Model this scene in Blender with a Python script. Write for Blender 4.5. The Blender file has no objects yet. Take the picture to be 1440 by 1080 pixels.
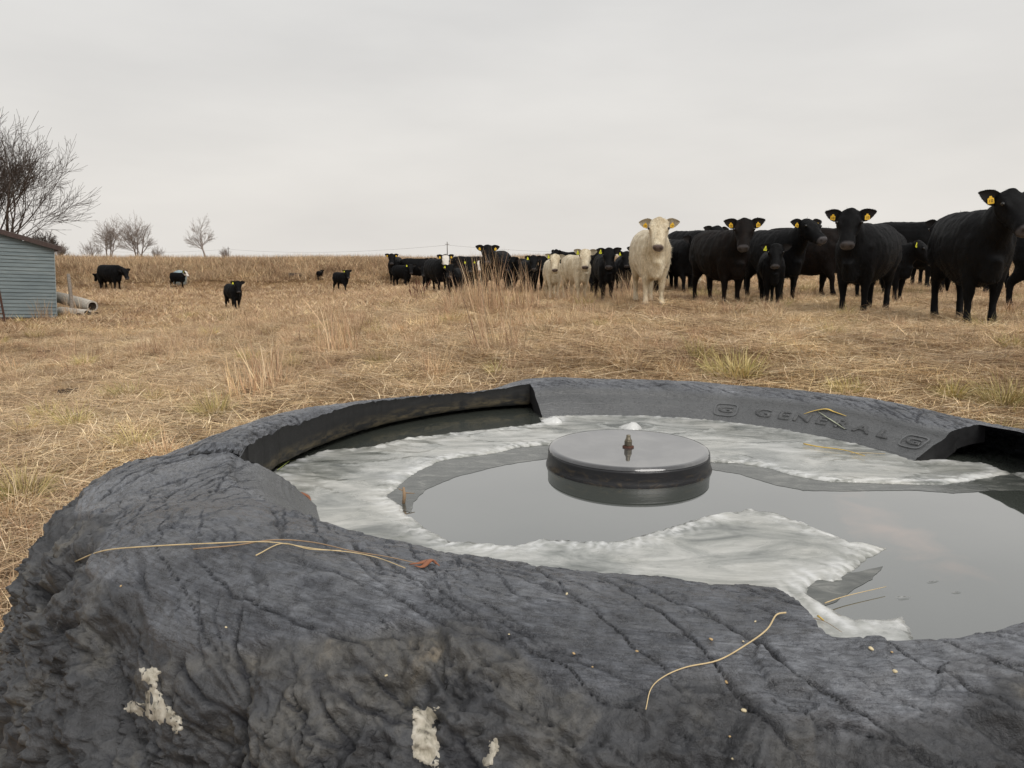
import bpy, bmesh, math, random
import numpy as np
from mathutils import Vector, Matrix, Euler, noise as mnoise
from mathutils.geometry import delaunay_2d_cdt
from mathutils.bvhtree import BVHTree

random.seed(7)
rng = np.random.default_rng(11)
SC = bpy.context.scene
COL = SC.collection
PI = math.pi
R = math.radians

# ------------------------------------------------------------------ camera
EYE = 1.30
F = 1070.0
PITCH = R(9.44)
cam_d = bpy.data.cameras.new('camera')
cam_d.sensor_width = 36.0
cam_d.lens = F / 1440.0 * 36.0
cam_d.clip_start = 0.05
cam_d.clip_end = 5000
cam = bpy.data.objects.new('camera', cam_d)
COL.objects.link(cam)
cam.location = (0, 0, EYE)
cam.rotation_euler = (PI / 2 - PITCH, 0, 0)
SC.camera = cam

# ------------------------------------------------------------------ sky and sun (overcast)
SUN_EL, SUN_AZ = R(48), R(150)
w = bpy.data.worlds.new('World'); SC.world = w; w.use_nodes = True
nt = w.node_tree; nt.nodes.clear()
def N(nt, typ, **kw):
    n = nt.nodes.new(typ)
    for k, v in kw.items():
        if k == 'ins':
            for kk, vv in v.items(): n.inputs[kk].default_value = vv
        else: setattr(n, k, v)
    return n
def L(nt, a, b): nt.links.new(a, b)
out = N(nt, 'ShaderNodeOutputWorld'); bg = N(nt, 'ShaderNodeBackground')
sky = N(nt, 'ShaderNodeTexSky'); sky.sky_type = 'NISHITA'; sky.sun_disc = False
sky.sun_elevation = SUN_EL; sky.sun_rotation = SUN_AZ
sky.dust_density = 5; sky.air_density = 1.5
tc = N(nt, 'ShaderNodeTexCoord')
mp = N(nt, 'ShaderNodeMapping'); mp.inputs['Scale'].default_value = (1.0, 1.0, 3.6)
mp.inputs['Rotation'].default_value = (0.0, R(-14), 0)
L(nt, tc.outputs['Generated'], mp.inputs['Vector'])
n1 = N(nt, 'ShaderNodeTexNoise'); n1.inputs['Scale'].default_value = 2.2; n1.inputs['Detail'].default_value = 5; n1.inputs['Roughness'].default_value = .5
L(nt, mp.outputs[0], n1.inputs['Vector'])
cr = N(nt, 'ShaderNodeValToRGB')
cr.color_ramp.elements[0].position = .32; cr.color_ramp.elements[0].color = (5.15, 5.12, 5.08, 1)
cr.color_ramp.elements[1].position = .70; cr.color_ramp.elements[1].color = (6.0, 5.95, 5.85, 1)
L(nt, n1.outputs['Fac'], cr.inputs['Fac'])
# cloud deck is a little brighter and warmer low down near the horizon
sx = N(nt, 'ShaderNodeSeparateXYZ'); L(nt, tc.outputs['Generated'], sx.inputs[0])
mr = N(nt, 'ShaderNodeMapRange'); mr.inputs['From Min'].default_value = 0.0; mr.inputs['From Max'].default_value = .38
mr.inputs['To Min'].default_value = 1.0; mr.inputs['To Max'].default_value = 0.0
L(nt, sx.outputs['Z'], mr.inputs['Value'])
mxh = N(nt, 'ShaderNodeMix'); mxh.data_type = 'RGBA'; mxh.blend_type = 'MULTIPLY'
L(nt, mr.outputs[0], mxh.inputs['Factor']); L(nt, cr.outputs[0], mxh.inputs[6]); mxh.inputs[7].default_value = (1.16, 1.12, 1.07, 1)
mx = N(nt, 'ShaderNodeMix'); mx.data_type = 'RGBA'; mx.inputs['Factor'].default_value = .96
L(nt, sky.outputs[0], mx.inputs[6]); L(nt, mxh.outputs[2], mx.inputs[7])
L(nt, mx.outputs[2], bg.inputs['Color']); bg.inputs['Strength'].default_value = 0.106
L(nt, bg.outputs[0], out.inputs['Surface'])
sd = bpy.data.lights.new('sun', 'SUN'); sd.energy = 1.5; sd.angle = R(35); sd.color = (1, .97, .93)
sun = bpy.data.objects.new('sun', sd); COL.objects.link(sun)
# NISHITA rotation is measured clockwise from +Y
sdir = Vector((math.sin(SUN_AZ) * math.cos(SUN_EL), math.cos(SUN_AZ) * math.cos(SUN_EL), math.sin(SUN_EL)))
sun.rotation_euler = sdir.to_track_quat('Z', 'Y').to_euler()
vs = SC.view_settings
vs.view_transform = 'Standard'; vs.look = 'None'; vs.gamma = 1; vs.exposure = 0.25; vs.use_curve_mapping = False

# ------------------------------------------------------------------ helpers
def ray(px, py):
    x, y = px - 720.0, 540.0 - py
    return Vector((x, F * math.cos(PITCH) + y * math.sin(PITCH), -F * math.sin(PITCH) + y * math.cos(PITCH)))
def at_z(px, py, z):
    d = ray(px, py); t = (z - EYE) / d.z
    return Vector((d.x * t, d.y * t, z))
def at_y(px, py, Y):
    d = ray(px, py); t = Y / d.y
    return Vector((d.x * t, Y, EYE + d.z * t))

_perm = rng.permutation(256).astype(np.int64); _perm = np.concatenate([_perm, _perm])
_g = rng.normal(size=(256, 3)); _g /= np.linalg.norm(_g, axis=1)[:, None]
def pn(x, y, z=0.0):
    x = np.asarray(x, float); y = np.asarray(y, float); z = np.zeros_like(x) + z
    xi, yi, zi = np.floor(x).astype(np.int64), np.floor(y).astype(np.int64), np.floor(z).astype(np.int64)
    xf, yf, zf = x - xi, y - yi, z - zi
    u, v, w_ = [t * t * t * (t * (t * 6 - 15) + 10) for t in (xf, yf, zf)]
    def gr(a, b, c):
        h = _perm[(_perm[(_perm[(xi + a) & 255] + yi + b) & 255] + zi + c) & 255]
        g = _g[h]
        return g[..., 0] * (xf - a) + g[..., 1] * (yf - b) + g[..., 2] * (zf - c)
    def lp(t, a, b): return a + t * (b - a)
    return lp(w_, lp(v, lp(u, gr(0, 0, 0), gr(1, 0, 0)), lp(u, gr(0, 1, 0), gr(1, 1, 0))),
              lp(v, lp(u, gr(0, 0, 1), gr(1, 0, 1)), lp(u, gr(0, 1, 1), gr(1, 1, 1)))) * 1.6
def fbm(x, y, z=0.0, o=4, g=.5):
    s, a, f = 0, 1, 1
    for i in range(o):
        s = s + a * pn(np.asarray(x) * f + 17.3 * i, np.asarray(y) * f - 5.1 * i, np.asarray(z) * f); a *= g; f *= 2.03
    return s
def sst(a, b, x):
    t = np.clip((np.asarray(x, float) - a) / (b - a), 0, 1); return t * t * (3 - 2 * t)

def mesh_np(name, V, Fc, mats=None, parent=None, smooth=False, link=True):
    """V (n,3), Fc (m,k) array or list of arrays"""
    me = bpy.data.meshes.new(name)
    V = np.asarray(V, np.float32)
    if not isinstance(Fc, list): Fc = [Fc]
    Fc = [np.asarray(f, np.int32) for f in Fc if len(f)]
    me.vertices.add(len(V)); me.vertices.foreach_set('co', V.ravel())
    nl = sum(f.size for f in Fc); npoly = sum(len(f) for f in Fc)
    me.loops.add(nl); me.polygons.add(npoly)
    me.loops.foreach_set('vertex_index', np.concatenate([f.ravel() for f in Fc]))
    tot = np.concatenate([np.full(len(f), f.shape[1], np.int32) for f in Fc])
    st = np.concatenate([[0], np.cumsum(tot)[:-1]]).astype(np.int32)
    me.polygons.foreach_set('loop_start', st); me.polygons.foreach_set('loop_total', tot)
    me.update(calc_edges=True)
    if smooth: me.polygons.foreach_set('use_smooth', np.ones(npoly, bool))
    me.validate()
    o = bpy.data.objects.new(name, me)
    if link: COL.objects.link(o)
    if mats:
        for m in (mats if isinstance(mats, (list, tuple)) else [mats]): me.materials.append(m)
    if parent: o.parent = parent
    return o
def attr_f(me, name, vals):
    a = me.attributes.new(name, 'FLOAT', 'POINT'); a.data.foreach_set('value', np.asarray(vals, np.float32).ravel())
def attr_c(me, name, vals):
    a = me.attributes.new(name, 'FLOAT_COLOR', 'POINT'); v = np.ones((len(vals), 4), np.float32); v[:, :3] = vals
    a.data.foreach_set('color', v.ravel())
def tag(o, label=None, cat=None, group=None, kind=None):
    if label: o['label'] = label
    if cat: o['category'] = cat
    if group: o['group'] = group
    if kind: o['kind'] = kind
    return o
def empty(name, loc=(0, 0, 0), rz=0.0):
    o = bpy.data.objects.new(name, None); o.location = loc; o.rotation_euler = (0, 0, rz); o.empty_display_size = .1
    COL.objects.link(o); return o
def tube_np(pts, rads, k=8, caps=True, flat=None):
    """tube along pts; returns V,F(list of quads),caps polygons. rads: scalar per point or (rx,ry)"""
    pts = [Vector(p) for p in pts]; n = len(pts); V = []; 
    prev = None
    for i, p in enumerate(pts):
        t = (pts[min(i + 1, n - 1)] - pts[max(i - 1, 0)]).normalized()
        if prev is None:
            a = Vector((0, 0, 1)) if abs(t.z) < .9 else Vector((1, 0, 0))
            u = t.cross(a).normalized()
        else:
            u = (prev - t * prev.dot(t)).normalized()
        v = t.cross(u); prev = u
        r = rads[i]; ru, rv = (r, r) if not isinstance(r, (tuple, list)) else r
        for j in range(k):
            an = 2 * PI * j / k
            V.append(p + u * (ru * math.cos(an)) + v * (rv * math.sin(an)))
    Fq = [(i * k + j, i * k + (j + 1) % k, (i + 1) * k + (j + 1) % k, (i + 1) * k + j) for i in range(n - 1) for j in range(k)]
    C = [tuple(range(k - 1, -1, -1)), tuple(range((n - 1) * k, n * k))] if caps else []
    return [tuple(v) for v in V], Fq, C
class MB:
    def __init__(s): s.v = []; s.f = []; s.m = []
    def add(s, V, Fc, mi=0):
        b = len(s.v); s.v += [tuple(v) for v in V]; s.f += [tuple(i + b for i in f) for f in Fc]; s.m += [mi] * len(Fc)
    def tube(s, pts, rads, k=8, caps=True, mi=0):
        if not isinstance(rads, (list, tuple)): rads = [rads] * len(pts)
        V, Fq, C = tube_np(pts, rads, k, caps); s.add(V, Fq + C, mi)
    def box(s, c, d, mi=0, M=None):
        V = [Vector((c[0] + sx * d[0] / 2, c[1] + sy * d[1] / 2, c[2] + sz * d[2] / 2)) for sx in (-1, 1) for sy in (-1, 1) for sz in (-1, 1)]
        if M is not None: V = [M @ v for v in V]
        s.add(V, [(0, 1, 3, 2), (4, 6, 7, 5), (0, 4, 5, 1), (2, 3, 7, 6), (0, 2, 6, 4), (1, 5, 7, 3)], mi)
    def build(s, name, mats, parent=None, smooth=False, bevel=0, link=True):
        me = bpy.data.meshes.new(name); me.from_pydata(s.v, [], s.f)
        for m in (mats if isinstance(mats, (list, tuple)) else [mats]): me.materials.append(m)
        me.polygons.foreach_set('material_index', s.m)
        if smooth: me.polygons.foreach_set('use_smooth', [True] * len(me.polygons))
        if bevel:
            bm = bmesh.new(); bm.from_mesh(me)
            bmesh.ops.bevel(bm, geom=bm.edges[:], offset=bevel, segments=2, affect='EDGES', profile=.6)
            bm.to_mesh(me); bm.free()
        o = bpy.data.objects.new(name, me)
        if link: COL.objects.link(o)
        if parent: o.parent = parent
        return o

# ------------------------------------------------------------------ materials
def mat(name):
    m = bpy.data.materials.new(name); m.use_nodes = True
    nt = m.node_tree; b = nt.nodes['Principled BSDF']; return m, nt, b
def noise_n(nt, vec, scale, detail=4, rough=.55, dist=0.0):
    n = N(nt, 'ShaderNodeTexNoise'); n.inputs['Scale'].default_value = scale; n.inputs['Detail'].default_value = detail
    n.inputs['Roughness'].default_value = rough; n.inputs['Distortion'].default_value = dist
    if vec is not None: L(nt, vec, n.inputs['Vector'])
    return n
def ramp(nt, fac, stops):
    r = N(nt, 'ShaderNodeValToRGB'); e = r.color_ramp.elements
    while len(e) < len(stops): e.new(.5)
    for i, (p, c) in enumerate(stops):
        e[i].position = p; e[i].color = (*c, 1) if len(c) == 3 else c
    L(nt, fac, r.inputs['Fac']); return r
def mapping(nt, vec, scale=(1, 1, 1), rot=(0, 0, 0), loc=(0, 0, 0)):
    m = N(nt, 'ShaderNodeMapping'); m.inputs['Scale'].default_value = scale; m.inputs['Rotation'].default_value = rot
    m.inputs['Location'].default_value = loc
    L(nt, vec, m.inputs['Vector']); return m
def mixc(nt, fac, a, b, mode='MIX'):
    m = N(nt, 'ShaderNodeMix'); m.data_type = 'RGBA'; m.blend_type = mode
    for s, i in ((fac, 0), (a, 6), (b, 7)):
        if isinstance(s, (int, float)): m.inputs[i].default_value = s
        elif isinstance(s, tuple): m.inputs[i].default_value = (*s, 1)
        else: L(nt, s, m.inputs[i])
    return m
def bump(nt, b, h, strength=.4, dist=.01):
    n = N(nt, 'ShaderNodeBump'); n.inputs['Strength'].default_value = strength; n.inputs['Distance'].default_value = dist
    L(nt, h, n.inputs['Height'])
    prev = b.inputs['Normal'].links
    if prev: L(nt, prev[0].from_socket, n.inputs['Normal'])
    L(nt, n.outputs[0], b.inputs['Normal']); return n
def simple(name, col, rough=.6, spec=.5, nscale=20, var=.25, bstr=.2, bdist=.005, metal=0, stretch=(1, 1, 1)):
    m, nt, b = mat(name)
    tc = N(nt, 'ShaderNodeTexCoord'); mp = mapping(nt, tc.outputs['Object'], stretch)
    n = noise_n(nt, mp.outputs[0], nscale, 5)
    r = ramp(nt, n.outputs['Fac'], [(.25, tuple(c * (1 - var) for c in col)), (.75, tuple(min(1, c * (1 + var)) for c in col))])
    L(nt, r.outputs[0], b.inputs['Base Color']); b.inputs['Roughness'].default_value = rough
    b.inputs['Specular IOR Level'].default_value = spec; b.inputs['Metallic'].default_value = metal
    if bstr: bump(nt, b, n.outputs['Fac'], bstr, bdist)
    return m

# ------------------------------------------------------------------ terrain
TC = np.array((.36, 2.11))          # tyre centre
def terr(x, y):
    x = np.asarray(x, float); y = np.asarray(y, float)
    mound = 1.02 * sst(-10.0, 3.2, x)
    far = -.55 + mound
    w = sst(3.0, 8.0, y)
    z = .05 * (1 - w) + far * w
    # everything evens out beyond the pasture
    f2 = sst(30, 55, y); z = z * (1 - f2) + (-.55 + .45 * sst(-9, 25, x)) * f2
    # grassy bank across the back, dying out past it
    yb = 50 + 3 * np.sin(x * .05) + 1.2 * np.sin(x * .17)
    bank = sst(yb - 6.5, yb + 2, y)
    top = .86 + .08 * np.sin(x * .09 + 1) + .06 * np.sin(x * .31) + .12 * np.clip((-x - 14) / 20, 0, 1)
    z = z * (1 - bank) + top * bank
    back = sst(80, 160, y); z = z * (1 - back) + (0.6) * back
    z = z + .035 * pn(x * .9, y * .9) + .02 * pn(x * 2.3, y * 2.3, 3) + .12 * pn(x * .13, y * .13, 7) * sst(8, 20, y)
    return z
# ground sheet: graded grid, fine near the camera
def graded(a, b, s0, g):
    out = [0.0]; s = s0
    while out[-1] < b: out.append(out[-1] + s); s *= g
    neg = [0.0]; s = s0
    while neg[-1] > a: neg.append(neg[-1] - s); s *= g
    return np.array(sorted(set(neg[1:] + out)))
gx = graded(-1500, 1500, .12, 1.028); gy = graded(-20, 2500, .12, 1.022)
X, Y = np.meshgrid(gx, gy)
Z = terr(X, Y)
Z = Z + .025 * fbm(X * 4, Y * 4, 2, 3) * (np.hypot(X, Y) < 40)
nx, ny = len(gx), len(gy)
idx = np.arange(nx * ny).reshape(ny, nx)
Fq = np.stack([idx[:-1, :-1], idx[:-1, 1:], idx[1:, 1:], idx[1:, :-1]], -1).reshape(-1, 4)
m_ground, gn, gb = mat('straw_litter_ground')
tcg = N(gn, 'ShaderNodeTexCoord')
na = noise_n(gn, tcg.outputs['Object'], .8, 6, .6)
nb = noise_n(gn, mapping(gn, tcg.outputs['Object'], (1, 1.6, 1)).outputs[0], 28, 6, .7)
c1 = ramp(gn, nb.outputs['Fac'], [(.25, (.07, .048, .028)), (.5, (.26, .175, .095)), (.72, (.46, .345, .20))])
c2 = ramp(gn, na.outputs['Fac'], [(.3, (.62, .55, .50)), (.65, (1.12, 1.08, 1.0))])
cm = mixc(gn, 1.0, c1.outputs[0], c2.outputs[0], 'MULTIPLY')
L(gn, cm.outputs[2], gb.inputs['Base Color']); gb.inputs['Roughness'].default_value = .95; gb.inputs['Specular IOR Level'].default_value = .15
bump(gn, gb, nb.outputs['Fac'], .8, .03)
ground = mesh_np('ground', np.stack([X.ravel(), Y.ravel(), Z.ravel()], 1), Fq, m_ground, smooth=True)
tag(ground, kind='structure')

# ------------------------------------------------------------------ the tyre tank
WZ = EYE - .65                      # water level
prof = np.array([(.868, -.09), (.88, -.05), (.90, -.02), (.97, .045), (1.04, .094), (1.075, .112), (1.105, .138), (1.20, .160), (1.30, .160),
                 (1.39, .130), (1.47, .060), (1.53, -.05), (1.56, -.18), (1.57, -.34), (1.555, -.50), (1.51, -.66)])
TILT = (-.025, -.056)               # the tyre lies a little out of level, its water does not
def tlt(x, y): return TILT[0] * (x - TC[0]) + TILT[1] * (y - TC[1])
def catmull(P, n):
    P = np.vstack([2 * P[0] - P[1], P, 2 * P[-1] - P[-2]]); o = []
    for i in range(1, len(P) - 2):
        p0, p1, p2, p3 = P[i - 1:i + 3]
        t = np.linspace(0, 1, n, endpoint=False)[:, None]
        o.append(.5 * ((2 * p1) + (-p0 + p2) * t + (2 * p0 - 5 * p1 + 4 * p2 - p3) * t ** 2 + (-p0 + 3 * p1 - 3 * p2 + p3) * t ** 3))
    o.append(P[-2][None]); return np.vstack(o)
PD = catmull(prof, 30)
sl = np.concatenate([[0], np.cumsum(np.hypot(*np.diff(PD, axis=0).T))])
def prof_at(s): return np.interp(s, sl, PD[:, 0]), np.interp(s, sl, PD[:, 1])
def prof_n(s):
    e = .012; r0, z0 = prof_at(s - e); r1, z1 = prof_at(s + e); tr, tz = r1 - r0, z1 - z0
    l = np.hypot(tr, tz); return -tz / l, tr / l
s_of_r = lambda r: float(np.interp(r, PD[:385, 0], sl[:385]))
TH_B0, TH_B1 = 15.5, 104.0          # back sidewall
TH_F0, TH_F1 = 192.0, 270.0         # front sidewall
def rcut(th):
    d = np.degrees(th) % 360
    back = 1.17 - .09 * sst(104, 165, d)
    return np.where((d > 95) & (d < 200), back, 1.215 + .095 * sst(298, 274, d) * (d > 200))
_wr = np.random.default_rng(5).random((256, 5))
def facets(x, y, sd=0):
    """flat tilted facets with sharp borders (a cellular pattern), about -1..1"""
    x = np.asarray(x, float); y = np.asarray(y, float); xi = np.floor(x).astype(np.int64); yi = np.floor(y).astype(np.int64)
    best = np.full(x.shape, 9.0); hh = np.zeros(x.shape)
    for i in (-1, 0, 1):
        for j in (-1, 0, 1):
            h = _perm[(_perm[(xi + i + sd * 37) & 255] + yi + j) & 255]; r_ = _wr[h]
            dx = x - (xi + i + r_[..., 0]); dy = y - (yi + j + r_[..., 1]); dd_ = dx * dx + dy * dy
            v = (r_[..., 2] - .5) * 1.2 + (r_[..., 3] - .5) * 2.2 * dx + (r_[..., 4] - .5) * 2.2 * dy
            k_ = dd_ < best; best = np.where(k_, dd_, best); hh = np.where(k_, v, hh)
    return hh
def tyre_disp(th, s):
    """inward/outward displacement, torn mask, crack mask"""
    a = th * 1.25; d = np.degrees(th) % 360
    r, z = prof_at(s)
    x = TC[0] + r * np.cos(th); y = TC[1] + r * np.sin(th)
    p = (x, y, z)
    near = sst(40, 0, np.abs(((d - 262 + 180) % 360) - 180) - 60)       # the side towards the camera is the torn one
    up = np.where((d > 10) & (d < 110), sst(s_of_r(1.085), s_of_r(1.14), s), sst(s_of_r(1.0), s_of_r(1.10), s))                              # rough crest, smooth sidewall below it
    disp = .010 * pn(x * 2.6, y * 2.6, z * 2.6) * up
    # slanting scarps: plates of rubber with sharp lips
    wx = fbm(x * 3, y * 3, z * 3 + 9, 3) * .16
    q = a * .55 + s * .9 + wx
    q2 = a * 1.0 - s * .35 + wx * .8
    saw = (q * 5.2) % 1.0
    lipmask = sst(.05, .35, pn(x * 2.2, y * 2.2, 5.0))
    disp = disp + up * lipmask * .007 * (saw - .5) * sst(0, .04, 1 - saw)
    # sharp cuts
    ck = 0
    for (sc1, sc2, ang, thr, wd, dep, sd) in ((1.1, 13, .42, .06, .05, .011, 2.0), (1.4, 18, .30, -.02, .08, .009, 21.0), (1.6, 17, .55, .02, .09, .008, 4.0), (2.0, 12, .85, .08, .06, .013, 33.0), (2.6, 26, .1, .1, .11, .004, 8.0), (2.0, 20, .62, .1, .07, .007, 12.0)):
        u = a * math.cos(ang) + s * math.sin(ang); v = -a * math.sin(ang) + s * math.cos(ang)
        v = v + .015 * fbm(u * 8, v * 8, sd, 3) + .005 * pn(u * 34, v * 34, sd)
        n_ = pn(u * sc1 + sd, v * sc2, sd * 1.7)
        line = sst(wd * .62, wd * .05, np.abs(n_ - .05))
        msk = sst(thr - .14, thr + .12, pn(u * 2.0 + 3 * sd, v * 4.5, sd + 30))
        ln = line * msk * up
        disp = disp - dep * .62 * ln; ck = np.maximum(ck, ln * (dep / .010))
    disp = disp + up * .0016 * pn(a * 22 + wx * 20, s * 80, 2.2) + up * .0026 * fbm(a * 9, s * 30, 6.1, 4, .6)
    wf = .12 * fbm(a * 6, s * 6, 11.0, 3)
    disp = disp + up * near * .0032 * facets((a * .8 + s * .5 + wf) * 7, (s * 1.0 - a * .3 + wf) * 12, 3)
    # torn tread: sharp broken edge, then lumpy rock-like rubber below it
    edge = s_of_r(1.40) + .05 * pn(a * 1.8, 1.3, 2) + .085 * pn(a * 4.2, s * 2, 5.5) + .035 * pn(a * 11, s * 6, 7.5) + .010 * pn(a * 26, s * 16, 1.5)
    edge = edge - .06 * np.exp(-(((d - 252) / 4.0) ** 2)) - .05 * np.exp(-(((d - 282) / 5.0) ** 2)) + .10 * (1 - near)
    torn = sst(-.006, .020, s - edge)
    # broken slabs: stretched down the tread, creased, with ledges
    wq = .35 * fbm(x * 2.2, y * 2.2, z * 2.2 + 4, 3)
    ua = (a + .5 * s + wq * .5); us = (s - .35 * a + wq)
    crease = np.abs(fbm(ua * 4.6, us * 2.6, 3.1, 5, .52))
    crease2 = np.abs(fbm(ua * 11 + 4, us * 7, 8.1, 4, .55))
    led = (us * 6.5 + .8 * pn(ua * 3, us * 2, 2.0)) % 1.0
    ledm = sst(-.1, .3, pn(ua * 3.1, us * 3.3, 14.0))
    rock = fbm(ua * 3.3, us * 3.0, 6.6, 3, .5)
    rid = 1 - crease * 3; fine = sst(.0, .07, s - edge)
    ramp_ = sst(.0, .16, s - edge); depth = .004 + .016 * ramp_ + (.008 + .026 * ramp_) * rock - .044 * np.minimum(crease, .5) + .018 - .026 * np.minimum(crease2, .5) * fine + .014 * ledm * (led - .5) * sst(0, .06, 1 - led) + fine * .0065 * fbm(a * 24, s * 22, z * 16, 5, .62) - fine * .010 * np.minimum(np.abs(fbm(a * 19 + 3, s * 16, z * 12, 4, .6)), .45)
    wg = .05 * fbm(a * 14, s * 14, 5.0, 3)
    depth = depth * .75 + ramp_ * .012 * facets((ua + wg) * 15, (us + wg) * 13, 1) + (.3 + .7 * ramp_) * .0065 * facets((a + .4 * s + wg) * 38, (s + wg) * 34, 2)
    pit = sst(.40, .58, pn(ua * 4.2 + 9, us * 5.0, 3.3)) * .035 * ramp_
    disp = disp - torn * (np.maximum(depth, -.015) + pit) * (.4 + .6 * near)
    # concentric mould lines near the bead of the sidewalls
    smooth = 1 - up
    for rr, am in ((.948, .004), (.962, .004), (.978, .003), (1.035, .0015)):
        disp = disp + smooth * am * np.exp(-((r - rr) / .0045) ** 2)
    disp = disp + smooth * .0012 * fbm(x * 8, y * 8, 1, 3)
    return disp, torn, ck, up, np.clip(rid, 0, 1) * torn
def tyre_pt(th, s, off=0.0):
    r, z = prof_at(s); nr, nz = prof_n(s)
    d, torn, ck, up, rid = tyre_disp(th, s); d = d + off
    rr, zz = r + nr * d, z + nz * d
    dg_ = np.degrees(th) % 360
    zz = zz - (.085 * sst(1.08, 1.34, r) * sst(102, 118, dg_) * sst(191.6, 189.5, dg_)) + .022 * sst(.9, 1.1, r) * sst(20, 40, dg_) * sst(110, 95, dg_) - .05 * sst(1.0, 1.25, r) * sst(230, 205, dg_) * sst(189.5, 191.6, dg_)
    x_, y_ = TC[0] + rr * np.cos(th), TC[1] + rr * np.sin(th)
    return np.stack([x_, y_, WZ + zz + tlt(x_, y_)], -1), torn, ck, up, rid

tf = np.concatenate([np.arange(R(186), R(203), .0044 / 1.3), np.arange(R(203), R(318), .0031 / 1.3), np.arange(R(318), R(345), .0044 / 1.3)]); tb = np.arange(R(345), R(548), .0095 / 1.3)
TH = np.unique(np.round(np.concatenate([tf, tb, [R(TH_F0) + 2 * PI, R(TH_F1), R(TH_B0) + 2 * PI, R(TH_B1) + 2 * PI]]), 5))
SV = np.concatenate([np.arange(0, .20, .0046), np.arange(.20, .95, .0036), np.arange(.95, sl[-1] - .001, .010)])
nt_, ns_ = len(TH), len(SV)
TT, SS = np.meshgrid(TH, SV, indexing='ij')
dg = np.degrees(TH) % 360
is_side = ((dg >= TH_B0 - .01) & (dg <= TH_B1 + .01)) | ((dg >= TH_F0 - .01) & (dg <= TH_F1 + .01))
# in the cut-out stretches the grid starts at the ragged cut edge
rc = rcut(TH) + .006 * pn(TH * 9, 3.3) + .004 * pn(TH * 40, 1.3)
sc_ = np.interp(rc, PD[:385, 0], sl[:385])
SS2 = SS.copy()
KE = 42                                            # the first KE rows are squeezed towards the cut edge
for i in range(nt_):
    if not is_side[i]:
        s_end = SV[-1]
        SS2[i] = np.where(SV < sc_[i], sc_[i], SV)
        j0 = np.searchsorted(SV, sc_[i]); SS2[i, j0 - 1] = sc_[i]
P3, torn, ck, up, rid = tyre_pt(TT, SS2)
V = P3.reshape(-1, 3).copy()
gid = np.arange(nt_ * ns_).reshape(nt_, ns_)
i2 = np.roll(gid, -1, axis=0)
q = np.stack([gid[:, :-1], i2[:, :-1], i2[:, 1:], gid[:, 1:]], -1)
sn = np.roll(SS2, -1, 0)
ok = ~((SS2[:, 1:] - SS2[:, :-1] < 1e-6) & (sn[:, 1:] - sn[:, :-1] < 1e-6))
side_next = np.roll(is_side, -1)
seg_cut = ~(is_side & side_next)
scm = np.maximum(sc_, np.roll(sc_, -1))
ok &= ~(seg_cut[:, None] & (SV[None, 1:] < scm[:, None] - 1e-5) & (is_side | side_next)[:, None])
q = q[ok]
Vx = [V]; Fx = [q]; Mx = [np.zeros(len(q), int)]
base = len(V)
# inner walls of the cut-out stretches
def wall_strip(lo, hi):
    """vertical cut face, then undercut into the hollow of the tyre"""
    global base
    sel = [i for i in range(nt_) if lo - .01 <= (np.degrees(TH[i]) % 360 if lo < 360 else np.degrees(TH[i]) % 360 + 360 * (np.degrees(TH[i]) % 360 < 180)) <= hi + .01]
    sel = [i for i in sel]
    key = [(np.degrees(TH[i]) % 360) + (360 if lo > 200 and (np.degrees(TH[i]) % 360) < 180 else 0) for i in sel]
    sel = [i for _, i in sorted(zip(key, sel))]
    th = TH[sel]
    p0, *_ = tyre_pt(th, sc_[sel])
    rows = [p0]
    steps = [(0.002, .05), (0.0, .25), (.002, .5), (.004, .75), (.008, .92), (.02, 1.0), (.10, 1.08), (.2, 3.0)]
    hgt = p0[:, 2] - (WZ + .016)
    rr0 = np.hypot(p0[:, 0] - TC[0], p0[:, 1] - TC[1])
    for dr, dz in steps:
        rr = rr0 + dr + .0025 * fbm(th * 20, dz * 5, 4, 3)
        rows.append(np.stack([TC[0] + rr * np.cos(th), TC[1] + rr * np.sin(th), p0[:, 2] - dz * hgt], -1))
    k = len(rows); n = len(th)
    Vx.append(np.stack(rows, 1).reshape(-1, 3))
    g = base + np.arange(n * k).reshape(n, k)
    f = np.stack([g[:-1, :-1], g[:-1, 1:], g[1:, 1:], g[1:, :-1]], -1).reshape(-1, 4)
    Fx.append(f); Mx.append(np.ones(len(f), int)); base += n * k
wall_strip(TH_B1, TH_F0); wall_strip(TH_F1, 360 + TH_B0)
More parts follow.
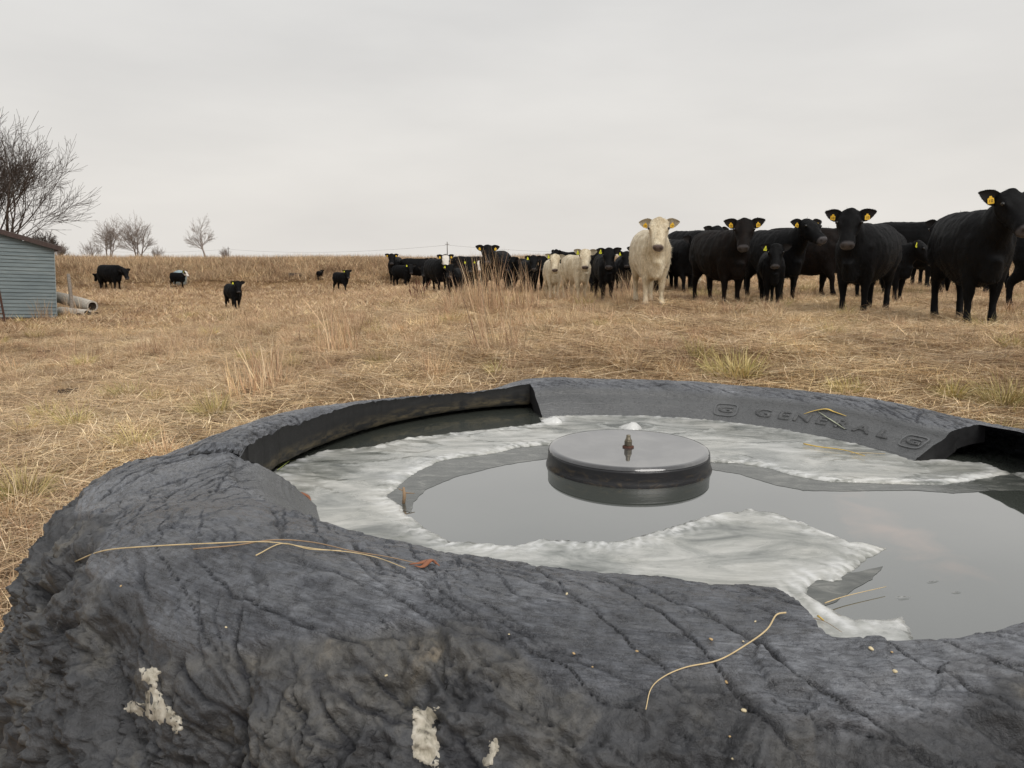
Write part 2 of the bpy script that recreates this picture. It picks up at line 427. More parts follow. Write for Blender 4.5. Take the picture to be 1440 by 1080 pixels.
# sidewall undersides and the sawn end faces
def sidewall_under(lo, hi):
    global base
    sel = [i for i in range(nt_) if lo - .01 <= np.degrees(TH[i]) % 360 <= hi + .01]
    sel = sorted(sel, key=lambda i: np.degrees(TH[i]) % 360)
    smax = s_of_r(1.24); sv = np.linspace(0, smax, 26)
    T2, S2 = np.meshgrid(TH[sel], sv, indexing='ij')
    th_ = .045 + .02 * sst(.1, .3, S2)
    r, z = prof_at(S2); nr, nz = prof_n(S2)
    P = np.stack([TC[0] + (r - nr * th_) * np.cos(T2), TC[1] + (r - nr * th_) * np.sin(T2), WZ + z - nz * th_], -1)
    P[..., 2] += tlt(P[..., 0], P[..., 1])
    n, k = T2.shape
    Vx.append(P.reshape(-1, 3)); g = base + np.arange(n * k).reshape(n, k)
    f = np.stack([g[:-1, :-1], g[:-1, 1:], g[1:, 1:], g[1:, :-1]], -1).reshape(-1, 4)
    Fx.append(f); Mx.append(np.ones(len(f), int)); base += n * k
    for e in (0, -1):
        th = np.full(26, TH[sel[e]])
        up_, *_ = tyre_pt(th, sv); dn = P[e]
        mids = [up_ * (1 - t) + dn * t for t in (0, .2, .5, .8, 1.0)]
        jit = np.stack([pn(sv * 40, t * 9, 3 + e) * .0025 * (0 < t < 4) for t in range(5)], 1)
        A = np.stack(mids, 1); A[..., 1] += jit
        Vx.append(A.reshape(-1, 3)); g2 = base + np.arange(26 * 5).reshape(26, 5)
        f = np.stack([g2[:-1, :-1], g2[:-1, 1:], g2[1:, 1:], g2[1:, :-1]], -1).reshape(-1, 4)
        Fx.append(f); Mx.append(np.full(len(f), 2)); base += 26 * 5
    # bead lip joins top and under surface
sidewall_under(TH_B0, TH_B1); sidewall_under(TH_F0, TH_F1)

m_rub, rn, rb = mat('weathered_tyre_rubber')
uvn = N(rn, 'ShaderNodeUVMap'); tco = N(rn, 'ShaderNodeTexCoord')
def attrn(nt, name):
    a = N(nt, 'ShaderNodeAttribute'); a.attribute_name = name; return a
a_t, a_c, a_u, a_r = attrn(rn, 'torn'), attrn(rn, 'crack'), attrn(rn, 'crest'), attrn(rn, 'ridge')
nA = noise_n(rn, tco.outputs['Object'], 3.4, 7, .66, .5)
nB = noise_n(rn, mapping(rn, uvn.outputs[0], (24, 110, 1)).outputs[0], 1.6, 6, .62, .8)
nC = noise_n(rn, tco.outputs['Object'], 55, 5, .65)
nD = noise_n(rn, tco.outputs['Object'], 9, 6, .65, .5)
smoothc = ramp(rn, nA.outputs['Fac'], [(.28, (.040, .043, .051)), (.5, (.108, .115, .131)), (.72, (.24, .25, .272))])
sidec = ramp(rn, nA.outputs['Fac'], [(.3, (.072, .075, .078)), (.7, (.125, .128, .131))])
tornc = ramp(rn, nD.outputs['Fac'], [(.30, (.016, .017, .020)), (.50, (.048, .050, .055)), (.64, (.098, .093, .083)), (.72, (.17, .145, .11)), (.82, (.26, .22, .16))])
f1 = mixc(rn, a_u.outputs['Fac'], sidec.outputs[0], smoothc.outputs[0])
f2 = mixc(rn, a_t.outputs['Fac'], f1.outputs[2], tornc.outputs[0])
cst_c = N(rn, 'ShaderNodeMapRange'); cst_c.inputs['To Min'].default_value = .2; L(rn, a_u.outputs['Fac'], cst_c.inputs['Value'])
spk = ramp(rn, nC.outputs['Fac'], [(.36, (.50, .50, .51)), (.5, (.95, .95, .95)), (.64, (1.22, 1.22, 1.22))])
rpc = ramp(rn, nB.outputs['Fac'], [(.34, (.48, .48, .50)), (.5, (.95, .95, .95)), (.66, (1.25, 1.25, 1.25))])
rpm = mixc(rn, a_t.outputs['Fac'], rpc.outputs[0], (1.0, 1.0, 1.0)); f2b = mixc(rn, a_u.outputs['Fac'], f2.outputs[2], f2.outputs[2])
f2c = mixc(rn, a_u.outputs['Fac'], (1.0, 1.0, 1.0), rpm.outputs[2]); f2d = mixc(rn, 1.0, f2.outputs[2], f2c.outputs[2], 'MULTIPLY')
spk2 = mixc(rn, cst_c.outputs[0], (1.0, 1.0, 1.0), spk.outputs[0])
f3 = mixc(rn, 1.0, f2d.outputs[2], spk2.outputs[2], 'MULTIPLY')
f4 = mixc(rn, a_c.outputs['Fac'], f3.outputs[2], (.012, .013, .018))
# pale dust lying on the smooth parts
nE = noise_n(rn, mapping(rn, uvn.outputs[0], (3, 8, 1)).outputs[0], 2.2, 7, .65, .6)
dm = ramp(rn, nE.outputs['Fac'], [(.50, (0, 0, 0)), (.72, (.45, .45, .45))])
f5 = mixc(rn, dm.outputs[0], f4.outputs[2], (.115, .115, .115))
L(rn, f5.outputs[2], rb.inputs['Base Color'])
rr_ = ramp(rn, nC.outputs['Fac'], [(.3, (.20, .20, .20)), (.7, (.42, .42, .42))]); rmx = mixc(rn, a_t.outputs['Fac'], rr_.outputs[0], (.58, .58, .58))
L(rn, rmx.outputs[2], rb.inputs['Roughness']); rb.inputs['Specular IOR Level'].default_value = .75
inv = N(rn, 'ShaderNodeMath'); inv.operation = 'SUBTRACT'; inv.inputs[0].default_value = 1; L(rn, a_t.outputs['Fac'], inv.inputs[1])
nBm = N(rn, 'ShaderNodeMath'); nBm.operation = 'MULTIPLY'; L(rn, nB.outputs['Fac'], nBm.inputs[0]); L(rn, inv.outputs[0], nBm.inputs[1])
nF = noise_n(rn, tco.outputs['Object'], 95, 6, .7, .3); nG = noise_n(rn, tco.outputs['Object'], 13, 7, .72, .25); nG.noise_type = 'RIDGED_MULTIFRACTAL'
nGm = N(rn, 'ShaderNodeMath'); nGm.operation = 'MULTIPLY'; L(rn, nG.outputs['Fac'], nGm.inputs[0]); L(rn, a_t.outputs['Fac'], nGm.inputs[1])
bump(rn, rb, nBm.outputs[0], .9, .0055); bump(rn, rb, nGm.outputs[0], -.5, .007); cst = N(rn, 'ShaderNodeMapRange'); cst.inputs['To Min'].default_value = .12; L(rn, a_u.outputs['Fac'], cst.inputs['Value'])
for nn_, st_, di_ in ((nC, .8, .006), (nF, .8, .004)):
    mm_ = N(rn, 'ShaderNodeMath'); mm_.operation = 'MULTIPLY'; L(rn, nn_.outputs['Fac'], mm_.inputs[0]); L(rn, cst.outputs[0], mm_.inputs[1]); bump(rn, rb, mm_.outputs[0], st_, di_)
m_wall, wn, wb = mat('stained_inner_rubber')
tcw = N(wn, 'ShaderNodeTexCoord')
sw = N(wn, 'ShaderNodeSeparateXYZ'); L(wn, tcw.outputs['Object'], sw.inputs[0])
nW = noise_n(wn, mapping(wn, tcw.outputs['Object'], (6, 6, 26)).outputs[0], 2.2, 7, .7, .4)
zb = N(wn, 'ShaderNodeMapRange'); zb.inputs['From Min'].default_value = WZ + .075; zb.inputs['From Max'].default_value = WZ + .035; L(wn, sw.outputs['Z'], zb.inputs['Value'])
zc_ = N(wn, 'ShaderNodeMapRange'); zc_.inputs['From Min'].default_value = WZ + .008; zc_.inputs['From Max'].default_value = WZ + .028; L(wn, sw.outputs['Z'], zc_.inputs['Value'])
ml = N(wn, 'ShaderNodeMath'); ml.operation = 'MULTIPLY'; L(wn, zb.outputs[0], ml.inputs[0]); L(wn, zc_.outputs[0], ml.inputs[1])
rw = ramp(wn, nW.outputs['Fac'], [(.42, (0, 0, 0)), (.70, (.85, .85, .85))])
ml2 = N(wn, 'ShaderNodeMath'); ml2.operation = 'MULTIPLY'; L(wn, ml.outputs[0], ml2.inputs[0]); L(wn, rw.outputs[0], ml2.inputs[1])
cw = mixc(wn, ml2.outputs[0], (.014, .014, .014), (.17, .135, .075))
L(wn, cw.outputs[2], wb.inputs['Base Color']); wb.inputs['Roughness'].default_value = .6
bump(wn, wb, nW.outputs['Fac'], .5, .004)

m_saw = simple('sawn_black_rubber', (.016, .016, .017), .5, .4, 40, .4, .4, .003)
tyre = empty('tyre_tank', (0, 0, 0))
tag(tyre, 'huge worn black tyre laid flat as a cattle water tank, its sidewalls partly sawn away', 'tyre tank')
Vall = np.concatenate(Vx); 
casing = mesh_np('casing', Vall, Fx, [m_rub, m_wall, m_saw], tyre, smooth=True)
me = casing.data
me.polygons.foreach_set('material_index', np.concatenate(Mx).astype(np.int32)) if len(me.polygons) == sum(len(f) for f in Fx) else print('POLY MISMATCH')
ne = len(Vall) - len(V)
for nm, a_ in (('torn', torn), ('crack', ck), ('crest', up), ('ridge', rid)):
    attr_f(me, nm, np.concatenate([np.asarray(a_).ravel(), np.zeros(ne)]))
uvl = me.uv_layers.new(name='uv')
vi = np.empty(len(me.loops), np.int32); me.loops.foreach_get('vertex_index', vi)
uvv = np.concatenate([np.stack([TT.ravel() * 1.25, SS2.ravel()], 1), np.zeros((ne, 2))])[vi]
uvl.data.foreach_set('uv', uvv.astype(np.float32).ravel())
tyre_bvh = BVHTree.FromPolygons([tuple(v) for v in Vall], [tuple(f) for ff in Fx for f in ff])
def on_tyre(px, py, off=.002):
    h = tyre_bvh.ray_cast(Vector((0, 0, EYE)), ray(px, py).normalized())
    return (h[0] + Vector((0, 0, off))) if h[0] else None

# exposed pale cord patches in the torn tread
m_cord, cn, cb = mat('exposed_pale_cord')
tcc = N(cn, 'ShaderNodeTexCoord')
nK = noise_n(cn, mapping(cn, tcc.outputs['Object'], (1.0, 1, .35)).outputs[0], 60, 6, .65)
rk = ramp(cn, nK.outputs['Fac'], [(.34, (.10, .09, .075)), (.44, (.38, .35, .28)), (.55, (.54, .50, .42)), (.72, (.64, .61, .53))])
L(cn, rk.outputs[0], cb.inputs['Base Color']); cb.inputs['Roughness'].default_value = .9; bump(cn, cb, nK.outputs['Fac'], .9, .004)
def pip(x, y, poly):
    ins = np.zeros(x.shape, bool); n = len(poly)
    for i in range(n):
        x0, y0 = poly[i]; x1, y1 = poly[(i + 1) % n]
        c = ((y0 > y) != (y1 > y)) & (x < (x1 - x0) * (y - y0) / (y1 - y0 + 1e-12) + x0)
        ins ^= c
    return ins
def cord_patch(poly):
    """the outline is laid on the casing by ray and rebuilt as a thin scab of cord that follows it"""
    pts = []
    poly = [Vector(p) for p in poly]; dense = []
    for i in range(len(poly)):
        a, b = poly[i], poly[(i + 1) % len(poly)]; n = max(2, int((b - a).length / 2))
        for k in range(n):
            t = k / n; p = a.lerp(b, t); p = p + Vector((mnoise.noise(Vector((p.x * .1, p.y * .1, 0))) * 5 + mnoise.noise(Vector((p.x * .4, p.y * .4, 3))) * 3.5, mnoise.noise(Vector((p.x * .1, p.y * .1, 9))) * 5 + mnoise.noise(Vector((p.x * .4, p.y * .4, 5))) * 3.5)); dense.append(p)
    xs = [p.x for p in dense]; ys = [p.y for p in dense]
    inn = []
    for gx_ in np.arange(min(xs), max(xs), 5):
        for gy_ in np.arange(min(ys), max(ys), 5):
            if pip(np.array([gx_]), np.array([gy_]), [(p.x, p.y) for p in dense])[0]: inn.append(Vector((gx_ + random.uniform(-1, 1), gy_ + random.uniform(-1, 1))))
    nb_ = len(dense)
    vo, eo, fo, ov, oe, of = delaunay_2d_cdt(dense + inn, [(i, (i + 1) % nb_) for i in range(nb_)], [], 1, .01)
    V2 = []
    for i, v in enumerate(vo):
        h = tyre_bvh.ray_cast(Vector((0, 0, EYE)), ray(v.x, v.y).normalized())
        d = ray(v.x, v.y).normalized()
        edge = any(k < nb_ for k in ov[i]) if ov[i] else False
        lift = -.002 if edge else .004 + .003 * mnoise.noise(Vector((v.x * .12, v.y * .03, 0)))
        V2.append(tuple((h[0] if h[0] else at_z(v.x, v.y, .8)) - d * lift))
    me = bpy.data.meshes.new('exposed_cord'); me.from_pydata(V2, [], [tuple(f) for f in fo]); me.materials.append(m_cord)
    me.polygons.foreach_set('use_smooth', [True] * len(me.polygons))
    o = bpy.data.objects.new('exposed_cord', me); COL.objects.link(o); o.parent = tyre
    o['label'] = 'pale cream cord showing through the torn tread'
cord_patch([(194, 940), (212, 935), (226, 942), (222, 965), (236, 990), (258, 1012), (256, 1025), (246, 1042), (240, 1020), (214, 1015), (172, 998), (178, 988), (205, 985), (210, 966), (196, 955)])
cord_patch([(579, 994), (595, 998), (618, 992), (612, 1018), (620, 1050), (618, 1079), (604, 1079), (582, 1068), (577, 1045), (580, 1020)])
cord_patch([(684, 1044), (700, 1037), (702, 1050), (694, 1075), (680, 1079), (676, 1066), (688, 1058)])

# raised lettering on the back sidewall
m_let = m_rub
def place_text(ch, th_deg, size_r, size_a, s_mid, parent):
    cu = bpy.data.curves.new('t', 'FONT'); cu.body = ch; cu.align_x = 'CENTER'; cu.size = 1.0; cu.offset = .018; cu.resolution_u = 3
    cu.extrude = .0
    to = bpy.data.objects.new('t', cu); COL.objects.link(to)
    bpy.context.view_layer.update()
    me = bpy.data.meshes.new_from_object(to.evaluated_get(bpy.context.evaluated_depsgraph_get()))
    bpy.data.objects.remove(to)
    bm = bmesh.new(); bm.from_mesh(me)
    bmesh.ops.subdivide_edges(bm, edges=[e for e in bm.edges if e.calc_length() > .25], cuts=2)
    bmesh.ops.triangulate(bm, faces=bm.faces[:])
    r = bmesh.ops.extrude_face_region(bm, geom=bm.faces[:])
    topv = set(v for v in r['geom'] if isinstance(v, bmesh.types.BMVert))
    for v in bm.verts:
        th = R(th_deg) - v.co.x * size_a / 1.0 / 1.0
        s = s_mid + (v.co.y - .35) * size_r
        p, *_ = tyre_pt(np.array([th]), np.array([s]), .0042 if v in topv else -.003)
        v.co = Vector(p[0])
    bmesh.ops.recalc_face_normals(bm, faces=bm.faces[:])
    bm.to_mesh(me); bm.free(); me.name = 'letter'; me.materials.clear(); me.materials.append(m_let)
    n = len(me.vertices); attr_f(me, 'torn', np.zeros(n)); attr_f(me, 'crack', np.zeros(n)); attr_f(me, 'crest', np.zeros(n)); attr_f(me, 'ridge', np.zeros(n))
    o = bpy.data.objects.new('letter', me); COL.objects.link(o); o.parent = parent
    return o
def th_of(p): return math.degrees(math.atan2(p[1] - TC[1], p[0] - TC[0]))
for ch, (px, py) in zip('GENERAL', [(1069, 592), (1097, 596), (1121, 601), (1147, 606), (1173, 612), (1201, 618), (1229, 625)]):
    p = on_tyre(px, py)
    place_text(ch, th_of(p), .056, .090, s_of_r(1.036), tyre)
for px, py in ((1018, 586), (1280, 638)):
    p = on_tyre(px, py); th0 = th_of(p) if px < 1100 else TH_B0 + 4.2
    g = place_text('G', th0, .040, .085, s_of_r(1.034), tyre); g.name = 'letter'
    # round-cornered frame about the G
    loop = []
    for k in range(28):
        a = 2 * PI * k / 28; cx_, cy_ = math.cos(a), math.sin(a); n_ = 4.0
        rx = abs(cx_) ** (2 / n_) * math.copysign(1, cx_); ry = abs(cy_) ** (2 / n_) * math.copysign(1, cy_)
        loop.append((rx, ry))
    Vv = []
    for j, (sc, of) in enumerate(((1.0, -.003), (1.0, .0036), (.86, .0036), (.86, -.003))):
        for rx, ry in loop:
            P, *_ = tyre_pt(np.array([R(th0) - rx * sc * .046]), np.array([s_of_r(1.034) + ry * sc * .034]), of); Vv.append(tuple(P[0]))
    Ff = [(j * 28 + k, j * 28 + (k + 1) % 28, (j + 1) * 28 + (k + 1) % 28, (j + 1) * 28 + k) for j in range(3) for k in range(28)]
    fr = MB(); fr.add(Vv, Ff); o = fr.build('emblem_frame', m_rub, tyre)
    attr_f(o.data, 'crest', np.zeros(len(Vv)))

# ------------------------------------------------------------------ water
m_wat, wn_, wb_ = mat('murky_cold_water')
tw = N(wn_, 'ShaderNodeTexCoord'); nw = noise_n(wn_, tw.outputs['Object'], 1.6, 4, .5, .5)
# reddish silt shoal seen through the water on the right
sp = at_z(1265, 750, WZ)
vsb = N(wn_, 'ShaderNodeVectorMath'); vsb.operation = 'SUBTRACT'; L(wn_, tw.outputs['Object'], vsb.inputs[0]); vsb.inputs[1].default_value = tuple(sp)
mpw = mapping(wn_, vsb.outputs[0], (4.2, 1.5, 1), (0, 0, R(10)))
vl = N(wn_, 'ShaderNodeVectorMath'); vl.operation = 'LENGTH'; L(wn_, mpw.outputs[0], vl.inputs[0])
nw2 = noise_n(wn_, tw.outputs['Object'], 7, 6, .6, .8)
ad = N(wn_, 'ShaderNodeMath'); ad.operation = 'ADD'; L(wn_, vl.outputs['Value'], ad.inputs[0]); 
ms = N(wn_, 'ShaderNodeMath'); ms.operation = 'MULTIPLY'; L(wn_, nw2.outputs['Fac'], ms.inputs[0]); ms.inputs[1].default_value = 1.2; L(wn_, ms.outputs[0], ad.inputs[1])
sh = ramp(wn_, ad.outputs[0], [(.55, (1, 1, 1)), (1.0, (0, 0, 0))])
cwt = ramp(wn_, nw.outputs['Fac'], [(.3, (.060, .068, .058)), (.7, (.078, .086, .074))])
cx = mixc(wn_, sh.outputs[0], cwt.outputs[0], (.20, .145, .11))
L(wn_, cx.outputs[2], wb_.inputs['Base Color']); wb_.inputs['Roughness'].default_value = .02; wb_.inputs['IOR'].default_value = 1.95
wb_.inputs['Coat Weight'].default_value = 1.0; wb_.inputs['Coat IOR'].default_value = 2.1; wb_.inputs['Coat Roughness'].default_value = .03
bump(wn_, wb_, nw.outputs['Fac'], .02, .01)
nr_, na_ = 40, 160
rr = np.linspace(0, 1.34, nr_); aa = np.linspace(0, 2 * PI, na_, endpoint=False)
RR, AA = np.meshgrid(rr, aa, indexing='ij'); 
Vw = np.stack([TC[0] + RR * np.cos(AA), TC[1] + RR * np.sin(AA), np.full_like(RR, WZ)], -1).reshape(-1, 3)
g = np.arange(nr_ * na_).reshape(nr_, na_); g1 = np.roll(g, -1, 1)
water = mesh_np('water', Vw, np.stack([g[:-1], g[1:], g1[1:], g1[:-1]], -1).reshape(-1, 4), m_wat, smooth=True)
tag(water, kind='structure')

# ------------------------------------------------------------------ ice
inner = [(765, 626), (727, 630), (693, 638), (660, 642), (620, 648), (590, 662), (570, 675), (545, 698), (565, 713), (573, 727), (597, 743), (633, 762),
         (663, 763), (700, 767), (730, 769), (747, 762), (767, 760), (813, 763), (860, 763), (892, 757), (920, 749), (961, 737), (997, 725), (1053, 717),
         (1085, 722), (1118, 733), (1158, 747), (1194, 763), (1222, 767), (1247, 771), (1222, 785), (1210, 795), (1190, 809), (1174, 819), (1150, 817),
         (1138, 827), (1134, 837), (1158, 851), (1182, 866), (1202, 872), (1247, 873), (1268, 868)]
rightb = [(1440, 664), (1408, 669), (1363, 677), (1327, 682), (1263, 681), (1166, 678), (1118, 670), (1085, 660), (1041, 652), (995, 650), (960, 640)]
leftb = [(785, 592), (758, 587), (762, 596), (697, 603), (633, 610), (567, 618), (520, 630), (463, 633), (413, 648), (384, 663)]
def polar(th0, th1, r, n):
    return [(TC[0] + r * math.cos(R(th0 + (th1 - th0) * i / n)), TC[1] + r * math.sin(R(th0 + (th1 - th0) * i / n))) for i in range(n + 1)]
iw = [tuple(at_z(x, y, WZ)[:2]) for x, y in inner]; rw_ = [tuple(at_z(x, y, WZ)[:2]) for x, y in rightb]; lw = [tuple(at_z(x, y, WZ)[:2]) for x, y in leftb]
# outline, counter-clockwise seen from above: hidden stretches run under the sidewalls
outl = lw[::-1]                                           # from the left tip to the back
fl = polar(191, 262, 1.0, 14)                            # under the front-left sidewall
front = polar(266, 281, 1.22, 5)
bk = polar(102, 17, 1.02, 14)                              # under the back sidewall
rt = polar(12, -3, 1.17, 3) + [(1.46, 1.93)]
# walk: front tongue -> inner edge reversed ... build one loop
loop = []
loop += iw                                                # back-left of cap round to the right tip and down to the tongue (clockwise)
loop += front[::-1]                                       # along the cut edge by the viewer
loop += fl[::-1]                                          # under the front-left sidewall, going left and back
loop += outl                                              # dark-water gap on the left, going back
loop += bk                                                # under back sidewall to the right
loop += rt + rw_                                          # right arm and back to the cap
def dens(loop, step):
    o = []; kinds = []
    for i in range(len(loop)):
        a = np.array(loop[i]); b = np.array(loop[(i + 1) % len(loop)]); l = np.linalg.norm(b - a); n = max(1, int(l / step))
        for k in range(n): o.append(a + (b - a) * k / n)
    return np.array(o)
D = dens(loop, .005)
tn = np.roll(D, -3, 0) - np.roll(D, 3, 0); tn /= np.linalg.norm(tn, axis=1)[:, None] + 1e-9
nn = np.stack([-tn[:, 1], tn[:, 0]], 1)
jag = .004 * fbm(D[:, 0] * 22, D[:, 1] * 22, 1, 3) + .0045 * pn(D[:, 0] * 80, D[:, 1] * 80, 4) + .004 * pn(D[:, 0] * 8, D[:, 1] * 8, 8)
D = D + nn * jag[:, None]
gxs = np.arange(-.75, 1.6, .011); gg = np.array([(x, y) for x in gxs for y in np.arange(.85, 3.3, .011)]) + rng.uniform(-.004, .004, (len(gxs) * len(np.arange(.85, 3.3, .011)), 2))
ins = pip(gg[:, 0], gg[:, 1], [tuple(p) for p in D])
gg = gg[ins]
dm2 = np.full(len(gg), 9.0)
for k in range(0, len(gg), 2000): dm2[k:k + 2000] = np.sqrt(((gg[k:k + 2000, None] - D[None]) ** 2).sum(-1)).min(1)
keep = dm2 > .005; gg = gg[keep]; dist = dm2[keep]
nb_ = len(D)
vo, eo, fo, ov, oe, of = delaunay_2d_cdt([Vector(p) for p in D] + [Vector(p) for p in gg], [(i, (i + 1) % nb_) for i in range(nb_)], [], 1, 1e-5)
vo = np.array([tuple(v) for v in vo]); dd = np.zeros(len(vo))
for i, o_ in enumerate(ov):
    if o_ and min(o_) >= nb_: dd[i] = dist[min(o_) - nb_]
x, y = vo[:, 0], vo[:, 1]
fea = np.exp(-((dd - .02) / .035) ** 2)                  # frilly rim of crystals
rad = np.hypot(x - TC[0], y - TC[1]); an = np.arctan2(y - TC[1], x - TC[0])
hz = .004 + .0012 * fbm(x * 4, y * 4, 1, 3) + .0006 * fbm(x * 14, y * 26, 2, 3) + fea * (.005 * np.abs(pn(an * 55, rad * 7, 3)) + .003 * fbm(x * 60, y * 60, 5, 2))
hz = hz * sst(0, .008, dd) + .001
# raised pressure cracks running through the sheet
hz += .003 * np.exp(-(pn(x * 2.6 + 4, y * 4.2, 9) / .02) ** 2) * sst(.01, .03, dd)
V1 = np.stack([x, y, WZ + hz], 1); V1 = np.vstack([V1, np.stack([D[:, 0], D[:, 1], np.full(nb_, WZ - .008)], 1)])
bi = {}
for i, o_ in enumerate(ov):
    for k in o_:
        if k < nb_: bi[k] = i
side = [(bi[i], bi[(i + 1) % nb_], len(vo) + (i + 1) % nb_, len(vo) + i) for i in range(nb_) if i in bi and (i + 1) % nb_ in bi]
m_ice, in_, ib = mat('frosted_ice')
ti = N(in_, 'ShaderNodeTexCoord'); ae = attrn(in_, 'edge')
ni = noise_n(in_, mapping(in_, ti.outputs['Object'], (3, 7, 1), (0, 0, R(12))).outputs[0], 1.2, 7, .66, 1.2)
nj = noise_n(in_, mapping(in_, ti.outputs['Object'], (20, 55, 1), (0, 0, R(-8))).outputs[0], 1.6, 6, .7, 1.0)
nq = noise_n(in_, ti.outputs['Object'], 2.3, 4, .55, .6)
ci = ramp(in_, ni.outputs['Fac'], [(.33, (.13, .14, .13)), (.45, (.29, .30, .28)), (.58, (.46, .465, .44)), (.74, (.66, .66, .64))])
ce = mixc(in_, ae.outputs['Fac'], ci.outputs[0], (.78, .79, .79))
rj = ramp(in_, nj.outputs['Fac'], [(.30, (.84, .84, .84)), (.65, (1.08, 1.08, 1.08))])
cj = mixc(in_, 1.0, ce.outputs[2], rj.outputs[0], 'MULTIPLY')
rq = ramp(in_, nq.outputs['Fac'], [(.35, (1, .98, .94)), (.62, (1, 1, 1))]); cq = mixc(in_, 1.0, cj.outputs[2], rq.outputs[0], 'MULTIPLY')
L(in_, cq.outputs[2], ib.inputs['Base Color']); ri = ramp(in_, ni.outputs['Fac'], [(.3, (.12, .12, .12)), (.6, (.34, .34, .34))]); L(in_, ri.outputs[0], ib.inputs['Roughness'])
ib.inputs['IOR'].default_value = 1.31; ib.inputs['Subsurface Weight'].default_value = .0
bump(in_, ib, nj.outputs['Fac'], .15, .002)
ib.inputs['Coat Weight'].default_value = .6; ib.inputs['Coat Roughness'].default_value = .08; ib.inputs['Coat IOR'].default_value = 1.4
me = bpy.data.meshes.new('ice_sheet'); me.from_pydata([tuple(v) for v in V1], [], [tuple(f) for f in fo] + side); me.materials.append(m_ice)
ed = np.concatenate([np.clip(fea * .8 * sst(-.3, .4, pn(an * 45, rad * 10, 6)) + .0, 0, 1), np.ones(nb_) * .7])
attr_f(me, 'edge', ed)
me.polygons.foreach_set('use_smooth', [True] * len(fo) + [False] * len(side))
ice = bpy.data.objects.new('ice_sheet', me); COL.objects.link(ice)
tag(ice, 'white broken ice sheet frozen round the edge of the tyre tank water', 'ice')
# a heaved white flake at the back and one in the corner of the back cut-out
def flake(name, px, py, w_, l_, h_, label, rz):
    p = at_z(px, py, WZ + .004); V = []; Fc = []; n = 14
    rnd = random.Random(int(px))
    rr = [1 + rnd.uniform(-.25, .25) for _ in range(n)]
    for j, (sc, z) in enumerate(((1, 0), (.9, .4), (.5, .95), (.15, 1.0))):
        for k in range(n):
            a = 2 * PI * k / n; V.append((math.cos(a) * w_ * rr[k] * sc, math.sin(a) * l_ * rr[k] * sc - .0, h_ * z * (1 + .3 * math.cos(a + 1))))
    for j in range(3):
        for k in range(n): Fc.append((j * n + k, j * n + (k + 1) % n, (j + 1) * n + (k + 1) % n, (j + 1) * n + k))
    Fc.append(tuple(range(3 * n, 4 * n)))
    m = MB(); m.add(V, Fc); o = m.build(name, m_ice, smooth=True); o.location = p; o.rotation_euler = (0, 0, R(rz))
    attr_f(o.data, 'edge', np.ones(len(V)) * .8)
    return tag(o, label, 'ice')
flake('ice_flake', 886, 603, .042, .05, .022, 'small white ice flake heaved up behind the round cap', 10)
flake('ice_flake', 776, 592, .035, .05, .016, 'pale ice flake in the corner beside the sawn end of the back sidewall', 40)

# ------------------------------------------------------------------ round cap in the middle with its brass fitting
m_cap, kn, kb = mat('black_cap_plastic')
tk = N(kn, 'ShaderNodeTexCoord'); sk = N(kn, 'ShaderNodeSeparateXYZ'); L(kn, tk.outputs['Object'], sk.inputs[0])
nk = noise_n(kn, mapping(kn, tk.outputs['Object'], (9, 9, 22)).outputs[0], 2.2, 7, .7, .8)
zk = N(kn, 'ShaderNodeMapRange'); zk.inputs['From Min'].default_value = .042; zk.inputs['From Max'].default_value = .012; L(kn, sk.outputs['Z'], zk.inputs['Value'])
rk2 = ramp(kn, nk.outputs['Fac'], [(.50, (0, 0, 0)), (.74, (.6, .6, .6))]); mk = N(kn, 'ShaderNodeMath'); mk.operation = 'MULTIPLY'; L(kn, zk.outputs[0], mk.inputs[0]); L(kn, rk2.outputs[0], mk.inputs[1])
ck_ = mixc(kn, mk.outputs[0], (.018, .018, .02), (.17, .12, .06))
L(kn, ck_.outputs[2], kb.inputs['Base Color'])
kb.inputs['Roughness'].default_value = .32; bump(kn, kb, nk.outputs['Fac'], .4, .003)
m_film, fn, fb = mat('wet_cap_top')
tfm = N(fn, 'ShaderNodeTexCoord'); nfm = noise_n(fn, tfm.outputs['Object'], 7, 7, .68, .6)
rfm = ramp(fn, nfm.outputs['Fac'], [(.32, (.040, .040, .042)), (.5, (.075, .075, .078)), (.72, (.15, .148, .145))]); L(fn, rfm.outputs[0], fb.inputs['Base Color'])
fb.inputs['Roughness'].default_value = .05; fb.inputs['IOR'].default_value = 1.6; fb.inputs['Coat Weight'].default_value = .8; fb.inputs['Coat IOR'].default_value = 1.4; fb.inputs['Coat Roughness'].default_value = .02
cap = empty('tank_cap', (.368, 2.345, WZ)); tag(cap, 'round black lid with a wet shiny top standing out of the open water', 'tank cap')
def lathe(pr, n, mats, name, parent, smooth=True, mi=None):
    V = []; Fc = []
    for r_, z_ in pr:
        for k in range(n): a = 2 * PI * k / n; V.append((r_ * math.cos(a), r_ * math.sin(a), z_))
    for j in range(len(pr) - 1):
        for k in range(n): Fc.append((j * n + k, j * n + (k + 1) % n, (j + 1) * n + (k + 1) % n, (j + 1) * n + k))
    if pr[-1][0] > 0: Fc.append(tuple(range((len(pr) - 1) * n, len(pr) * n)))
    m = MB(); m.add(V, Fc); return m.build(name, mats, parent, smooth=smooth)
CR, CH = .254, .058
lathe([(CR + .006, -.08), (CR + .006, .002), (CR + .003, .010), (CR, .02), (CR - .001, CH - .016), (CR - .0015, CH - .009), (CR - .006, CH - .010)], 96, m_cap, 'rim', cap)
lathe([(CR - .001, CH - .008), (CR - .004, CH - .002), (CR - .009, CH + .0008), (CR - .02, CH + .0002), (CR - .1, CH - .001), (.002, CH - .001)], 96, m_film, 'top_plate', cap)
